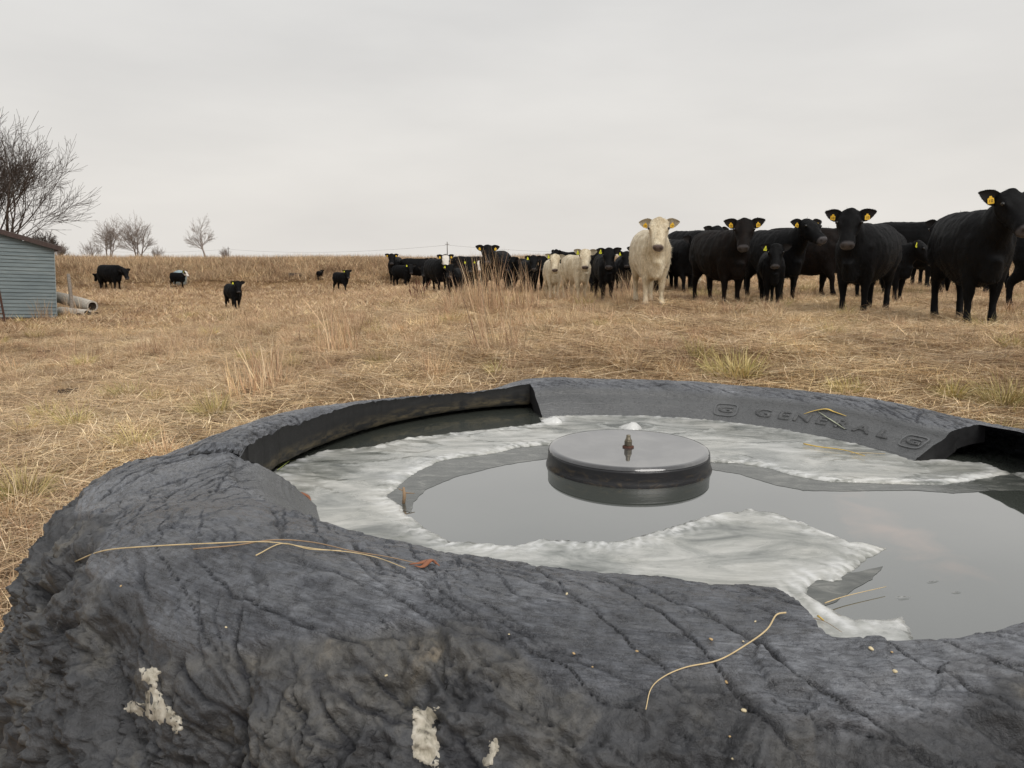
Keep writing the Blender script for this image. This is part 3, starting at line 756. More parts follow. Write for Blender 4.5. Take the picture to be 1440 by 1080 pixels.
m_brass = simple('tarnished_brass', (.20, .175, .13), .5, .5, 60, .45, .3, .002, .75)
m_rust = simple('rusty_washer', (.09, .04, .028), .8, .3, 60, .4, .5, .002)
fit = empty('brass_fitting', (.372, 2.33, WZ + CH)); fit.parent = cap; fit.location = (0, 0, CH)
bpy.data.objects.remove(fit)
lathe([(.018, -.001), (.018, .003), (.010, .004), (.010, .005)], 24, m_rust, 'washer', cap).location = (0, 0, CH)
hexn = MB()
def hexring(r_, z): return [(r_ * math.cos(2 * PI * k / 6 + .2), r_ * math.sin(2 * PI * k / 6 + .2), z) for k in range(6)]
hv = hexring(.0115, .004) + hexring(.0128, .007) + hexring(.0128, .020) + hexring(.0115, .023)
hexn.add(hv, [(j * 6 + k, j * 6 + (k + 1) % 6, (j + 1) * 6 + (k + 1) % 6, (j + 1) * 6 + k) for j in range(3) for k in range(6)] + [tuple(range(18, 24))])
hexn.build('hex_nut', m_brass, cap).location = (0, 0, CH)
lathe([(.0095, .023), (.0095, .026), (.0078, .027), (.0078, .030), (.0068, .031), (.0068, .037), (.0060, .039), (.0045, .0395)], 20, m_brass, 'stem', cap).location = (0, 0, CH)

# ------------------------------------------------------------------ dry grass (uncountable: instanced tufts)
m_grass, gn_, gb_ = mat('dry_grass')
ac = attrn(gn_, 'col'); oi = N(gn_, 'ShaderNodeObjectInfo')
ro = ramp(gn_, oi.outputs['Random'], [(.0, (.62, .58, .54)), (.3, (.98, .94, .91)), (.7, (1.14, 1.11, 1.06)), (1.0, (1.36, 1.33, 1.22))])
tcx = N(gn_, 'ShaderNodeNewGeometry'); ng = noise_n(gn_, tcx.outputs['Position'], .55, 4, .6)
rg = ramp(gn_, ng.outputs['Fac'], [(.34, (.84, .77, .72)), (.5, (1.08, 1.05, 1.03)), (.66, (1.25, 1.25, 1.2))])
cg = mixc(gn_, 1.0, ac.outputs['Color'], ro.outputs[0], 'MULTIPLY'); cg2 = mixc(gn_, 1.0, cg.outputs[2], rg.outputs[0], 'MULTIPLY')
L(gn_, cg2.outputs[2], gb_.inputs['Base Color']); gb_.inputs['Roughness'].default_value = .75; gb_.inputs['Specular IOR Level'].default_value = .25
STRAW = [(.60, .47, .31), (.70, .57, .39), (.50, .38, .24), (.42, .30, .19), (.76, .65, .47), (.32, .22, .14), (.62, .50, .30)]
RUST = [(.46, .31, .21), (.54, .39, .27), (.38, .25, .17), (.60, .46, .32), (.50, .36, .25)]
GOLD = [(.60, .50, .24), (.52, .45, .20), (.64, .55, .32), (.44, .38, .17), (.34, .34, .12)]
GREEN = [(.30, .31, .10), (.42, .40, .16), (.55, .48, .22), (.60, .52, .28)]
OLIVE = [(.36, .29, .19), (.29, .23, .15), (.44, .35, .23), (.34, .25, .17), (.50, .40, .27)]
def blades(n, rad, ln, wd, lean, segs, cols, seed, z0=(0, 0), curve=.5, clump=0.0, heads=False):
    g = np.random.default_rng(seed)
    r = rad * np.sqrt(g.random(n)); a = g.random(n) * 2 * PI
    bx, by = r * np.cos(a), r * np.sin(a); bz = g.uniform(z0[0], z0[1] + 1e-6, n)
    l = g.uniform(*ln, n); w0 = g.uniform(*wd, n); le = R(1) * g.uniform(*lean, n); az = a * clump + g.random(n) * 2 * PI * (1 - clump)
    cv = g.normal(0, curve, n); az2 = az + g.normal(0, .4, n)
    face = g.random(n) * PI
    V = np.zeros((n, segs + 1, 2, 3)); px, py, pz = bx.copy(), by.copy(), bz.copy()
    for k in range(segs + 1):
        t = k / segs
        wk = w0 * (1 - t ** 2 * .85) * .5
        if heads and k == segs - 1: wk = w0 * 1.6
        sx, sy = np.cos(face) * wk, np.sin(face) * wk
        V[:, k, 0] = np.stack([px - sx, py - sy, pz - 0 * wk], -1); V[:, k, 1] = np.stack([px + sx, py + sy, pz + .3 * wk], -1)
        ang = np.clip(le + np.abs(cv) * t * 1.2, 0, R(97)); d = l / segs
        azk = az + (az2 - az) * t
        px = px + np.sin(ang) * np.cos(azk) * d; py = py + np.sin(ang) * np.sin(azk) * d; pz = np.maximum(pz + np.cos(ang) * d, .004)
    ci = g.integers(0, len(cols), n); C = np.array(cols)[ci] * np.where(g.random(n) < .12, .4, g.uniform(.8, 1.2, n))[:, None]
    k = segs + 1
    b = np.arange(n)[:, None] * k * 2 + np.arange(segs)[None] * 2
    Fq = np.stack([b, b + 1, b + 3, b + 2], -1).reshape(-1, 4)
    return V.reshape(-1, 3), Fq, np.repeat(C, k * 2, axis=0)
def tuft(parts, name):
    Vs, Fs, Cs = [], [], []; b = 0
    for v, f, c in parts: Vs.append(v); Fs.append(f + b); Cs.append(c); b += len(v)
    o = mesh_np(name, np.vstack(Vs), np.vstack(Fs), m_grass, link=False); attr_c(o.data, 'col', np.vstack(Cs)); return o
T_LIT = [tuft([blades(130, .32, (.10, .38), (.0035, .006), (78, 92), 2, STRAW, 100 + i, (.0, .045), .15), blades(22, .30, (.06, .16), (.003, .005), (20, 70), 2, STRAW, 120 + i)], 'tuft') for i in range(4)]
T_UP = [tuft([blades(90, .13, (.12, .30), (.003, .006), (5, 50), 3, STRAW if i % 2 else RUST, 200 + i, (0, 0), .9, .6), blades(30, .22, (.12, .3), (.004, .006), (60, 90), 2, STRAW, 220 + i, (0, .05))], 'tuft') for i in range(4)]
T_TALL = [tuft([blades(46, .16, (.30, .62), (.003, .0055), (2, 24), 4, RUST + STRAW[:2], 300 + i, (0, 0), .4, .4), blades(50, .2, (.15, .35), (.004, .006), (15, 60), 3, RUST, 320 + i, (0, .02), .6, .4)], 'tuft') for i in range(3)]
T_GOLD = [tuft([blades(170, .12, (.14, .34), (.003, .0055), (6, 62), 4, GOLD if i else GOLD + GREEN, 400 + i, (0, 0), .9, .85)], 'tuft') for i in range(2)]
T_FAR = [tuft([blades(110, .7, (.09, .25), (.009, .016), (35, 90), 2, STRAW + RUST, 500 + i, (0, .04), .5)], 'tuft') for i in range(3)]
T_BANK = [tuft([blades(120, .8, (.22, .75), (.010, .022), (5, 72), 2, OLIVE + STRAW[:2] + RUST[:2], 600 + i, (0, .05), .4)], 'tuft') for i in range(3)]
def scatter(name, lib, P, idx, scl, label, rot=None):
    me = bpy.data.meshes.new(name); me.vertices.add(len(P)); me.vertices.foreach_set('co', np.asarray(P, np.float32).ravel())
    if rot is None: rot = np.stack([rng.normal(0, .06, len(P)), rng.normal(0, .06, len(P)), rng.random(len(P)) * 2 * PI], -1)
    a = me.attributes.new('rot', 'FLOAT_VECTOR', 'POINT'); a.data.foreach_set('vector', rot.astype(np.float32).ravel())
    attr_f(me, 'scl', scl); a = me.attributes.new('idx', 'INT', 'POINT'); a.data.foreach_set('value', np.asarray(idx, np.int32))
    o = bpy.data.objects.new(name, me); COL.objects.link(o)
    ng = bpy.data.node_groups.new(name, 'GeometryNodeTree')
    ng.interface.new_socket('Geometry', in_out='INPUT', socket_type='NodeSocketGeometry'); ng.interface.new_socket('Geometry', in_out='OUTPUT', socket_type='NodeSocketGeometry')
    gi, go = ng.nodes.new('NodeGroupInput'), ng.nodes.new('NodeGroupOutput')
    jn = ng.nodes.new('GeometryNodeJoinGeometry'); ip = ng.nodes.new('GeometryNodeInstanceOnPoints'); ip.inputs['Pick Instance'].default_value = True
    for t in reversed(lib):
        oi = ng.nodes.new('GeometryNodeObjectInfo'); oi.inputs['Object'].default_value = t; oi.inputs['As Instance'].default_value = True
        ng.links.new(oi.outputs['Geometry'], jn.inputs[0])
    def na(nm, ty):
        n = ng.nodes.new('GeometryNodeInputNamedAttribute'); n.data_type = ty; n.inputs['Name'].default_value = nm; return n.outputs['Attribute']
    ng.links.new(gi.outputs[0], ip.inputs['Points']); ng.links.new(jn.outputs[0], ip.inputs['Instance'])
    ng.links.new(na('idx', 'INT'), ip.inputs['Instance Index']); ng.links.new(na('rot', 'FLOAT_VECTOR'), ip.inputs['Rotation']); ng.links.new(na('scl', 'FLOAT'), ip.inputs['Scale'])
    ng.links.new(ip.outputs[0], go.inputs[0])
    md = o.modifiers.new('scatter', 'NODES'); md.node_group = ng
    return tag(o, label, 'grass', kind='stuff')
def wedge(d0, d1, dens, half=.74, pad=1.5):
    """points on the ground in the strip d0..d1 away, as wide as the view there and a bit more"""
    area = half * (d1 ** 2 - d0 ** 2) + 2 * pad * (d1 - d0)
    n = int(area * dens)
    y = np.sqrt(rng.random(n * 2) * (d1 ** 2 - d0 ** 2) + d0 ** 2)[:n] if d0 > 3 else rng.uniform(d0, d1, n)
    x = rng.uniform(-1, 1, n) * (half * np.maximum(y, 2) + pad)
    k = np.hypot(x - TC[0], y - TC[1]) > 1.62
    x, y = x[k], y[k]; return x, y
SHED = []   # no grass inside the shed
def in_shed(x, y): return (x < -13.6) & (x > -22) & (y > 21.5 - .0 * x) & (y < 30) & (y < 60)
GX, GY, GI, GS = [], [], [], []
def add(xy, base, n, s0, s1, prob=None):
    x, y = xy
    k = ~in_shed(x, y)
    if prob is not None: k &= rng.random(len(x)) < prob(x, y)
    x, y = x[k], y[k]; GX.append(x); GY.append(y); GI.append(base + rng.integers(0, n, len(x))); GS.append(rng.uniform(s0, s1, len(x)))
patch = lambda x, y: sst(-.05, .45, fbm(x * .45, y * .45, 3, 3))
tallp = lambda x, y: sst(.05, .5, fbm(x * .35 + 8, y * .35, 5, 3))
add(wedge(.6, 6, 34), 0, 4, .7, 1.15); add(wedge(6, 11, 26), 0, 4, .8, 1.25); add(wedge(11, 20, 13), 0, 4, .9, 1.5)
add(wedge(3, 10, 4.5), 4, 4, .5, .9, lambda x, y: .08 + .9 * patch(x, y)); add(wedge(10, 20, 6), 4, 4, .6, 1.2, lambda x, y: .25 + .9 * patch(x, y)); add(wedge(20, 34, 3), 4, 4, .5, .9, lambda x, y: .1 + .9 * patch(x, y)); add(wedge(18, 34, 5), 0, 4, 1.2, 1.8)
add(wedge(7, 16, 9), 4, 4, .35, .6, lambda x, y: .75 * (x > -3)); add(wedge(6, 12, 1.0), 8, 3, .5, .8, lambda x, y: tallp(x, y) * .5 * (x < 2)); add(wedge(12, 30, 1.6), 8, 3, .6, 1.1, lambda x, y: (.1 + tallp(x, y)) * (x < 3.5) * (x > -8)); add(wedge(14, 46, .35), 8, 3, .5, .9, lambda x, y: tallp(x, y))
add(wedge(4, 12, .35), 11, 2, .5, .9); add(wedge(12, 24, .18), 11, 2, .7, 1.1)
add(wedge(20, 36, 5), 13, 3, .8, 1.3); add(wedge(36, 48, 3.5), 13, 3, .9, 1.5); add(wedge(43, 56, 4.0), 16, 3, .6, 1.0, lambda x, y: sst(43, 46, y)); add(wedge(56, 80, .8), 16, 3, .7, 1.1)
gxx, gyy = np.concatenate(GX), np.concatenate(GY); gi_, gs_ = np.concatenate(GI), np.concatenate(GS)
P = np.stack([gxx, gyy, terr(gxx, gyy) - .01], -1)
scatter('dry_grass', T_LIT + T_UP + T_TALL + T_GOLD + T_FAR + T_BANK, P, gi_, gs_, 'matted dry straw coloured grass covering the whole pasture')

# tussocks and weed stands one can point at
def ground_at(px, py):
    d = ray(px, py).normalized(); o = Vector((0, 0, EYE)); t = 2.0
    while t < 400:
        p = o + d * t
        if p.z < float(terr(p.x, p.y)): break
        t += .02 + t * .002
    return Vector((p.x, p.y, float(terr(p.x, p.y))))
def tussock(px, py, s, kind, label, name='grass_tussock', cat='grass tussock', group=None, n=320):
    p = ground_at(px, py)
    if kind == 'gold': b = [blades(n, .12 * s, (.12 * s, .34 * s), (.003, .006), (4, 70), 5, GOLD, int(px), (0, 0), .9, .85)]
    elif kind == 'green': b = [blades(n, .16 * s, (.08 * s, .24 * s), (.003, .0055), (6, 70), 4, GREEN + GOLD[:3], int(px), (0, 0), .8, .8)]
    elif kind == 'tall': b = [blades(n, .30 * s, (.30 * s, 1.0 * s), (.006, .011), (1, 20), 5, STRAW[:5] + RUST, int(px), (0, 0), .22, .4), blades(n // 2, .34 * s, (.2 * s, .45 * s), (.005, .009), (10, 50), 3, RUST, int(px) + 1, (0, 0), .5, .4)]
    elif kind == 'dock': b = [blades(n, .30 * s, (.5 * s, .95 * s), (.006, .012), (1, 14), 6, [(.17, .085, .06), (.23, .12, .08), (.2, .13, .09)], int(px), (0, 0), .25, .4, heads=True)]
    else: b = [blades(n, .1 * s, (.1 * s, .3 * s), (.004, .006), (10, 70), 4, OLIVE, int(px), (0, 0), .8, .8)]
    Vs, Fs, Cs = [], [], []; k = 0
    for v, f, c in b: Vs.append(v); Fs.append(f + k); Cs.append(c); k += len(v)
    o = mesh_np(name, np.vstack(Vs), np.vstack(Fs), m_grass); attr_c(o.data, 'col', np.vstack(Cs)); o.location = p - Vector((0, 0, .01))
    return tag(o, label, cat, group)
tussock(28, 706, .85, 'gold', 'golden grass tussock at the left edge beside the tyre', n=420)
tussock(1030, 528, 1.35, 'green', 'low yellow-green grass tussock behind the middle of the tyre', n=520)
tussock(1190, 553, .75, 'green', 'small yellow-green tuft poking up behind the tyre below the black cattle')
tussock(1412, 572, 1.0, 'gold', 'golden arching tussock at the right edge behind the tyre', n=420)
tussock(1338, 560, .6, 'gold', 'small golden tuft just left of the arching tussock behind the tyre')
tussock(300, 585, .8, 'gold', 'pale bleached tuft left of the tyre back rim')
tussock(120, 515, .9, 'gold', 'yellowish tuft in the pasture on the far left below the logs')
tussock(765, 470, 1.0, 'olive', 'dark dead tuft in the middle of the pasture in front of the pale calves')
tussock(700, 492, 1.0, 'tall', 'tallest stand of thin dry stalks in front of the big black bull', 'dry_stalks', 'dry weeds', n=46)
tussock(690, 440, 1.25, 'tall', 'wide stand of reddish dry stalks at the feet of the big black bull', 'dry_stalks', 'dry weeds', n=190)
tussock(740, 438, 1.0, 'tall', 'dry stalks right of the bull in front of the black calf', 'dry_stalks', 'dry weeds', n=110)
tussock(640, 436, .9, 'tall', 'dry stalks left of the bull in front of the tagged black calves', 'dry_stalks', 'dry weeds', n=60)
tussock(590, 428, .8, 'dock', 'dark red dead dock weed in front of the left end of the herd', 'dock_weed', 'dry weeds', n=34)
tussock(474, 500, .9, 'tall', 'thin dry stalks left of centre in the open pasture', 'dry_stalks', 'dry weeds', n=90)
tussock(345, 560, .6, 'tall', 'small reddish stalk clump near the back left of the tyre', 'dry_stalks', 'dry weeds', n=60)
tussock(380, 548, .6, 'tall', 'sparse reddish stalks just behind the tyre left rim', 'dry_stalks', 'dry weeds', n=60)
for px, py, hh, lb in ((328, 472, .62, 'single tall bleached stalk in front of the lone black calf'), (432, 440, 1.35, 'single tall bare stalk left of the two small far calves')):
    p = ground_at(px, py); m = MB(); m.tube([(0, 0, 0), (.01, 0, hh * .5), (.0, 0.01, hh)], [.006, .005, .003], 5)
    o = m.build('dry_stalk', m_grass); attr_c(o.data, 'col', np.tile((.6, .48, .32), (len(o.data.vertices), 1))); o.location = p; tag(o, lb, 'dry weeds')

# cow pats
m_dung = simple('dried_dung', (.055, .035, .022), .9, .2, 30, .5, .8, .02)
def pat(px, py, sx, sy, h, label):
    p = ground_at(px, py); n = 22; V = []; Fc = []; rd = random.Random(px * 7 + py)
    for j, (sc, z) in enumerate(((1.1, -.03), (1.0, .25), (.85, .75), (.55, .9), (.2, .75))):
        for k in range(n):
            a = 2 * PI * k / n; q = 1 + .35 * mnoise.noise(Vector((math.cos(a) * 1.5 + px, math.sin(a) * 1.5, j * .2)))
            V.append((math.cos(a) * sx * sc * q, math.sin(a) * sy * sc * q, h * (z + .45 * mnoise.noise(Vector((math.cos(a) * 3 + py, math.sin(a) * 3, j)))) + .02))
    for j in range(4):
        for k in range(n): Fc.append((j * n + k, j * n + (k + 1) % n, (j + 1) * n + (k + 1) % n, (j + 1) * n + k))
    Fc.append(tuple(range(4 * n, 5 * n)))
    m = MB(); m.add(V, Fc); o = m.build('cow_pat', m_dung, smooth=True); o.location = p
    return tag(o, label, 'cow pat', 'dark cow pats in the pasture')
pat(97, 557, .13, .12, .06, 'large lumpy cow pat nearest the left edge above the tyre')
pat(112, 590, .12, .09, .02, 'flat cow pat just below the large lumpy one')
pat(65, 499, .14, .12, .06, 'peaked cow pat at the left below the shed')
pat(118, 483, .15, .12, .04, 'flat cow pat between the shed logs and the peaked pat')
pat(190, 456, .28, .2, .06, 'wide dark cow pat right of the shed logs')
pat(222, 465, .2, .15, .03, 'thin cow pat just below the wide dark one')
pat(348, 558, .05, .05, .05, 'small round dark clod behind the tyre left rim')
pat(85, 566, .09, .07, .02, 'small cow pat under the large lumpy one')
pat(256, 453, .2, .14, .03, 'thin cow pat below the second far cow')

# ------------------------------------------------------------------ cattle
def loft(bm_parts, cs, rads, k=14):
    V, Fq, C = tube_np(cs, rads, k); bm_parts.append((V, Fq + C))
def sup_ring(x, zc, hy, hz, k=22, n=2.3, drop=0.0):
    o = []
    for j in range(k):
        a = 2 * PI * j / k; c, s = math.cos(a), math.sin(a)
        yy = abs(c) ** (2 / n) * math.copysign(1, c) * hy; zz = abs(s) ** (2 / n) * math.copysign(1, s) * hz
        o.append((x, yy * (1 - .14 * max(0, s) ** 2 - .30 * max(0, -s) ** 1.5), zc + zz))
    return o
COW_CACHE = {}
def cow_mesh(kind, yaw, pitch, poll, gait, seed):
    """one continuous body: lofted trunk, neck, head and legs fused by a voxel remesh, then ears, tail and coat hair"""
    key = (kind, round(yaw / 12), round(pitch / 8), poll, gait, seed)
    if key in COW_CACHE: return COW_CACHE[key]
    rd = random.Random(seed * 31 + 5); calf = kind == 'calf'; bull = kind == 'bull'
    bl = .82 if calf else .93; bw = (.82 if calf else (1.08 if bull else .93)) * rd.uniform(.96, 1.05); bdp = .88 if calf else 1.0
    hs = 1.10 if calf else (1.14 if bull else 1.08)
    parts = []
    st = [(-.83, 1.10, .10, .12), (-.79, 1.06, .21, .24), (-.68, 1.01, .285, .32), (-.52, .965, .315, .385), (-.28, .915, .345, .430), (0, .885, .365, .445), (.22, .885, .35, .450),
          (.42, .90, .32, .44), (.56, .90, .285, .42), (.68, .91, .235, .36), (.77, .93, .15, .26), (.80, .95, .08, .14)]
    V = []; k = 22
    for x, zc, hy, hz in st:
        zt = zc + hz; hz2 = hz * bdp; V += sup_ring(x * bl, zt - hz2, hy * bw, hz2, k)
    n = len(st)
    Fc = [(i * k + j, i * k + (j + 1) % k, (i + 1) * k + (j + 1) % k, (i + 1) * k + j) for i in range(n - 1) for j in range(k)] + [tuple(range(k - 1, -1, -1)), tuple(range((n - 1) * k, n * k))]
    parts.append((V, Fc))
    # brisket, rump muscles, shoulder muscles
    cz = 0.06 if calf else 0
    loft(parts, [(.46 * bl, 0, .58 + cz), (.66 * bl, 0, .60 + cz), (.77 * bl, 0, .80 + cz)], [(.09 * bw, .09), (.14 * bw, .14), (.08, .1)])
    for s in (-1, 1):
        loft(parts, [(.50 * bl, s * .12 * bw, 1.14), (.50 * bl, s * .185 * bw, 1.0), (.49 * bl, s * .185 * bw, .82), (.46 * bl, s * .17 * bw, .68)], [(.06, .10), (.105, .19), (.10, .16), (.08, .11)])
        loft(parts, [(-.62 * bl, s * .11 * bw, 1.20), (-.60 * bl, s * .17 * bw, 1.0), (-.58 * bl, s * .19 * bw, .84), (-.50 * bl, s * .18 * bw, .70)], [(.06, .10), (.13, .20), (.12, .18), (.075, .13)])
    # legs
    g = gait
    def legf(s, dx):
        y0 = .168 * bw
        loft(parts, [(.47 * bl, s * y0, .80), (.46 * bl + dx * .3, s * y0, .62), (.47 * bl + dx * .55, s * (y0 - .005), .50), (.48 * bl + dx * .8, s * (y0 - .01), .405), (.482 * bl + dx * .85, s * (y0 - .012), .36),
                     (.475 * bl + dx * .9, s * (y0 - .012), .28), (.475 * bl + dx, s * (y0 - .012), .16), (.49 * bl + dx, s * (y0 - .012), .115), (.50 * bl + dx, s * (y0 - .012), .075), (.515 * bl + dx, s * (y0 - .012), .05), (.525 * bl + dx, s * (y0 - .012), .0)],
             [(.125, .16), (.098, .125), (.076, .092), (.062, .068), (.057, .060), (.044, .048), (.044, .048), (.051, .054), (.048, .052), (.060, .068), (.066, .078)], 12)
    def legh(s, dx):
        y0 = .17 * bw
        loft(parts, [(-.55 * bl, s * y0, .86), (-.50 * bl + dx * .2, s * y0, .72), (-.57 * bl + dx * .5, s * (y0 - .01), .58), (-.665 * bl + dx * .8, s * (y0 - .02), .47), (-.675 * bl + dx * .85, s * (y0 - .02), .42),
                     (-.665 * bl + dx * .95, s * (y0 - .02), .30), (-.655 * bl + dx, s * (y0 - .02), .17), (-.64 * bl + dx, s * (y0 - .02), .115), (-.62 * bl + dx, s * (y0 - .02), .07), (-.605 * bl + dx, s * (y0 - .02), .045), (-.595 * bl + dx, s * (y0 - .02), 0)],
             [(.15, .22), (.125, .18), (.088, .125), (.058, .078), (.052, .064), (.044, .051), (.044, .050), (.051, .055), (.048, .052), (.060, .068), (.066, .078)], 12)
    gf = {0: (0.02, -.03, -.02, .05), 1: (.16, -.12, -.10, .16), 2: (-.08, .10, .14, -.10)}[g]
    legf(-1, gf[0]); legf(1, gf[1]); legh(-1, gf[2]); legh(1, gf[3])
    # neck and head
    ya = R(yaw); pz, px_ = {'up': (1.46, .91), 'mid': (1.36, .97), 'low': (1.12, 1.12), 'graze': (.52, 1.20)}[poll]
    px_ *= bl if calf else 1
    lat = math.sin(ya) * .15; P0 = Vector((px_ - .10 * (1 - math.cos(ya)), lat, pz))
    pr = R(pitch); hd = Vector((math.cos(ya) * math.cos(pr), math.sin(ya) * math.cos(pr), -math.sin(pr)))
    sd_ = Vector((-math.sin(ya), math.cos(ya), 0)); up_ = sd_.cross(hd) * -1
    if up_.z < 0 and poll != 'graze': up_ = -up_
    up_ = hd.cross(sd_); up_ = up_ if up_.dot(Vector((math.cos(ya), math.sin(ya), 1))) > 0 else -up_
    nb0 = Vector((.46 * bl, 0, 1.03)); nb1 = Vector((.66 * bl, lat * .12, 1.08 if pz > 1 else .95))
    ne = P0 - up_ * .11 * hs + hd * .03; nm = nb1.lerp(ne, .55) + Vector((0, 0, .0))
    nk = 1.22 if bull else 1.0
    loft(parts, [tuple(nb0), tuple(nb1), tuple(nm), tuple(ne)], [(.20 * bw, .28), (.185 * bw * nk, .265 * nk), (.135 * nk, .205 * nk), (.11 * nk, .145)], 18)
    hst = [(-.06, .10, .055, -.075), (-.025, .132, .100, -.075), (.05, .146, .132, -.085), (.13, .140, .142, -.095), (.19, .128, .138, -.10), (.26, .106, .122, -.098), (.33, .088, .105, -.090),
           (.39, .088, .094, -.082), (.445, .088, .088, -.078), (.485, .080, .076, -.078), (.505, .062, .052, -.080)]
    Vh = []; kk = 16
    for d, hy, hz, dn in hst:
        c = P0 + hd * (d * hs) + up_ * (dn * hs + .0)
        for j in range(kk):
            a = 2 * PI * j / kk; cc, ss = math.cos(a), math.sin(a)
            taper = 1 - .32 * max(0, -ss) * (1 if d < .38 else .3)
            Vh.append(tuple(c + sd_ * (cc * hy * 1.13 * hs * taper) + up_ * (math.copysign(abs(ss) ** .85, ss) * hz * hs)))
    nh = len(hst)
    parts.append((Vh, [(i * kk + j, i * kk + (j + 1) % kk, (i + 1) * kk + (j + 1) % kk, (i + 1) * kk + j) for i in range(nh - 1) for j in range(kk)] + [tuple(range(kk - 1, -1, -1)), tuple(range((nh - 1) * kk, nh * kk))]))
    # poll knob and brows
    kb_ = 1.0 if (seed % 3 != 2 and not calf) else .45
    loft(parts, [tuple(P0 + hd * -.02 * hs - up_ * .01), tuple(P0 + up_ * .018 * hs - hd * .01), tuple(P0 - hd * .05 * kb_ * hs + up_ * .02 * hs)], [(.09, .06), (.075, .045), (.035, .03)], 10)
    for s in (-1, 1):
        loft(parts, [tuple(P0 + hd * .10 * hs + sd_ * s * .10 * hs + up_ * .02 * hs), tuple(P0 + hd * .16 * hs + sd_ * s * .128 * hs - up_ * .0), tuple(P0 + hd * .22 * hs + sd_ * s * .10 * hs - up_ * .01)], [.03, .036, .025], 8)
    m = MB()
    for V, Fc in parts: m.add(V, Fc)
    tmp = m.build('tmp', [], None)
    bm = bmesh.new(); bm.from_mesh(tmp.data); bmesh.ops.recalc_face_normals(bm, faces=bm.faces[:]); bm.to_mesh(tmp.data); bm.free()
    r1 = tmp.modifiers.new('r', 'REMESH'); r1.mode = 'VOXEL'; r1.voxel_size = .021
    r2 = tmp.modifiers.new('s', 'SMOOTH'); r2.iterations = 9; r2.factor = .5
    bpy.context.view_layer.update()
    me = bpy.data.meshes.new_from_object(tmp.evaluated_get(bpy.context.evaluated_depsgraph_get()))
    old = tmp.data; bpy.data.objects.remove(tmp); bpy.data.meshes.remove(old)
    nv = len(me.vertices); co = np.empty(nv * 3, np.float32); me.vertices.foreach_get('co', co); co = co.reshape(-1, 3).astype(float)
    no = np.empty(nv * 3, np.float32); me.vertices.foreach_get('normal', no); no = no.reshape(-1, 3).astype(float)
    fc = [tuple(p.vertices) for p in me.polygons]
    bpy.data.meshes.remove(me)
    co = co + no * (.011 * fbm(co[:, 0] * 7, co[:, 1] * 7, co[:, 2] * 4 + seed, 3) + .0025 * pn(co[:, 0] * 20, co[:, 1] * 20, co[:, 2] * 12))[:, None]
    rel = co - np.array(P0); d = rel @ np.array(hd) / hs; l = rel @ np.array(sd_) / hs; h = rel @ np.array(up_) / hs
    onh = (d > -.08) & (d < .6) & (np.abs(l) < .2) & (h > -.30) & (h < .12)
    muz = onh * sst(.452, .475, d + .04 * (h + .08) ) * (h > -.15)
    nos = onh * np.exp(-(((np.abs(l) - .045) / .018) ** 2 + ((d - .49) / .03) ** 2 + ((h + .055) / .022) ** 2))
    mouth = onh * (d > .38) * np.exp(-((h + .125) / .010) ** 2) * (np.abs(l) < .1)
    face = onh * sst(.135, .105, np.abs(l) + .02 * pn(co[:, 0] * 14, co[:, 1] * 14, co[:, 2] * 14)) * sst(-.02, .03, d) * (h > -.22)
    hoof = co[:, 2] < .055
    V = [tuple(v) for v in co]; A = np.stack([muz, np.clip(nos + mouth, 0, 1), face, hoof * 1.0], 1)
    # nostril dents
    for i in np.nonzero(nos > .3)[0]: V[i] = tuple(co[i] - no[i] * .012 * nos[i])
    # ears
    eV, eF, eE = [], [], []
    for s in (-1, 1):
        root = P0 + hd * .035 * hs + sd_ * s * .12 * hs - up_ * .045 * hs
        ed_ = (sd_ * s * 1.0 + Vector((0, 0, rd.uniform(.05, .38))) - hd * .08 - up_ * rd.uniform(.0, .12)).normalized()
        fwd = (Vector((math.cos(ya), math.sin(ya), 0)) * .9 + up_ * .3 + sd_ * s * .2); fwd = (fwd - ed_ * fwd.dot(ed_)).normalized(); acr = ed_.cross(fwd)
        L_, W_ = .215 * hs, .080 * hs; nu, nv_ = 9, 7; b = len(V) + len(eV)
        for side in (0, 1):
            for i in range(nu):
                t = i / (nu - 1); wd = W_ * (math.sin(PI * min(1, .12 + .88 * t) ** .8) ** .75) if t < 1 else .004
                wd = max(wd, .005)
                for j in range(nv_):
                    q = j / (nv_ - 1) * 2 - 1
                    p = root + ed_ * (t * L_ - .02) + acr * (q * wd) - fwd * (.03 * (1 - q * q) * (1 - t * .6)) + Vector((0, 0, .012 * t * t)) - fwd * (.010 * (1 - q * q) * side)
                    eV.append(tuple(p)); eE.append(1 if side == 0 else .0)
        for side in (0, 1):
            for i in range(nu - 1):
                for j in range(nv_ - 1):
                    o_ = b + side * nu * nv_; f = (o_ + i * nv_ + j, o_ + i * nv_ + j + 1, o_ + (i + 1) * nv_ + j + 1, o_ + (i + 1) * nv_ + j)
                    eF.append(f if side == 0 else f[::-1])
        if s == -1: ear_r = (root, ed_, fwd, acr)
        else: ear_l = (root, ed_, fwd, acr)
    A = np.vstack([A, np.stack([np.zeros(len(eV)), np.array(eE) * .55, np.zeros(len(eV)), np.zeros(len(eV))], 1)])
    V += eV; fc = fc + eF
    # tail
    tb = rd.uniform(-.06, .06)
    tv, tq, tcp = tube_np([(-.80 * bl, 0, 1.24), (-.86 * bl, 0, 1.20), (-.875 * bl, tb * .3, 1.0), (-.87 * bl, tb, .75), (-.86 * bl, tb, .58), (-.86 * bl, tb * 1.2, .48), (-.855 * bl, tb * 1.3, .36)], [.035, .03, .022, .018, .03, .042, .012], 7)
    b = len(V); V += tv; fc += [tuple(i + b for i in f) for f in tq + tcp]; A = np.vstack([A, np.zeros((len(tv), 4))])
    nbody = len(fc)
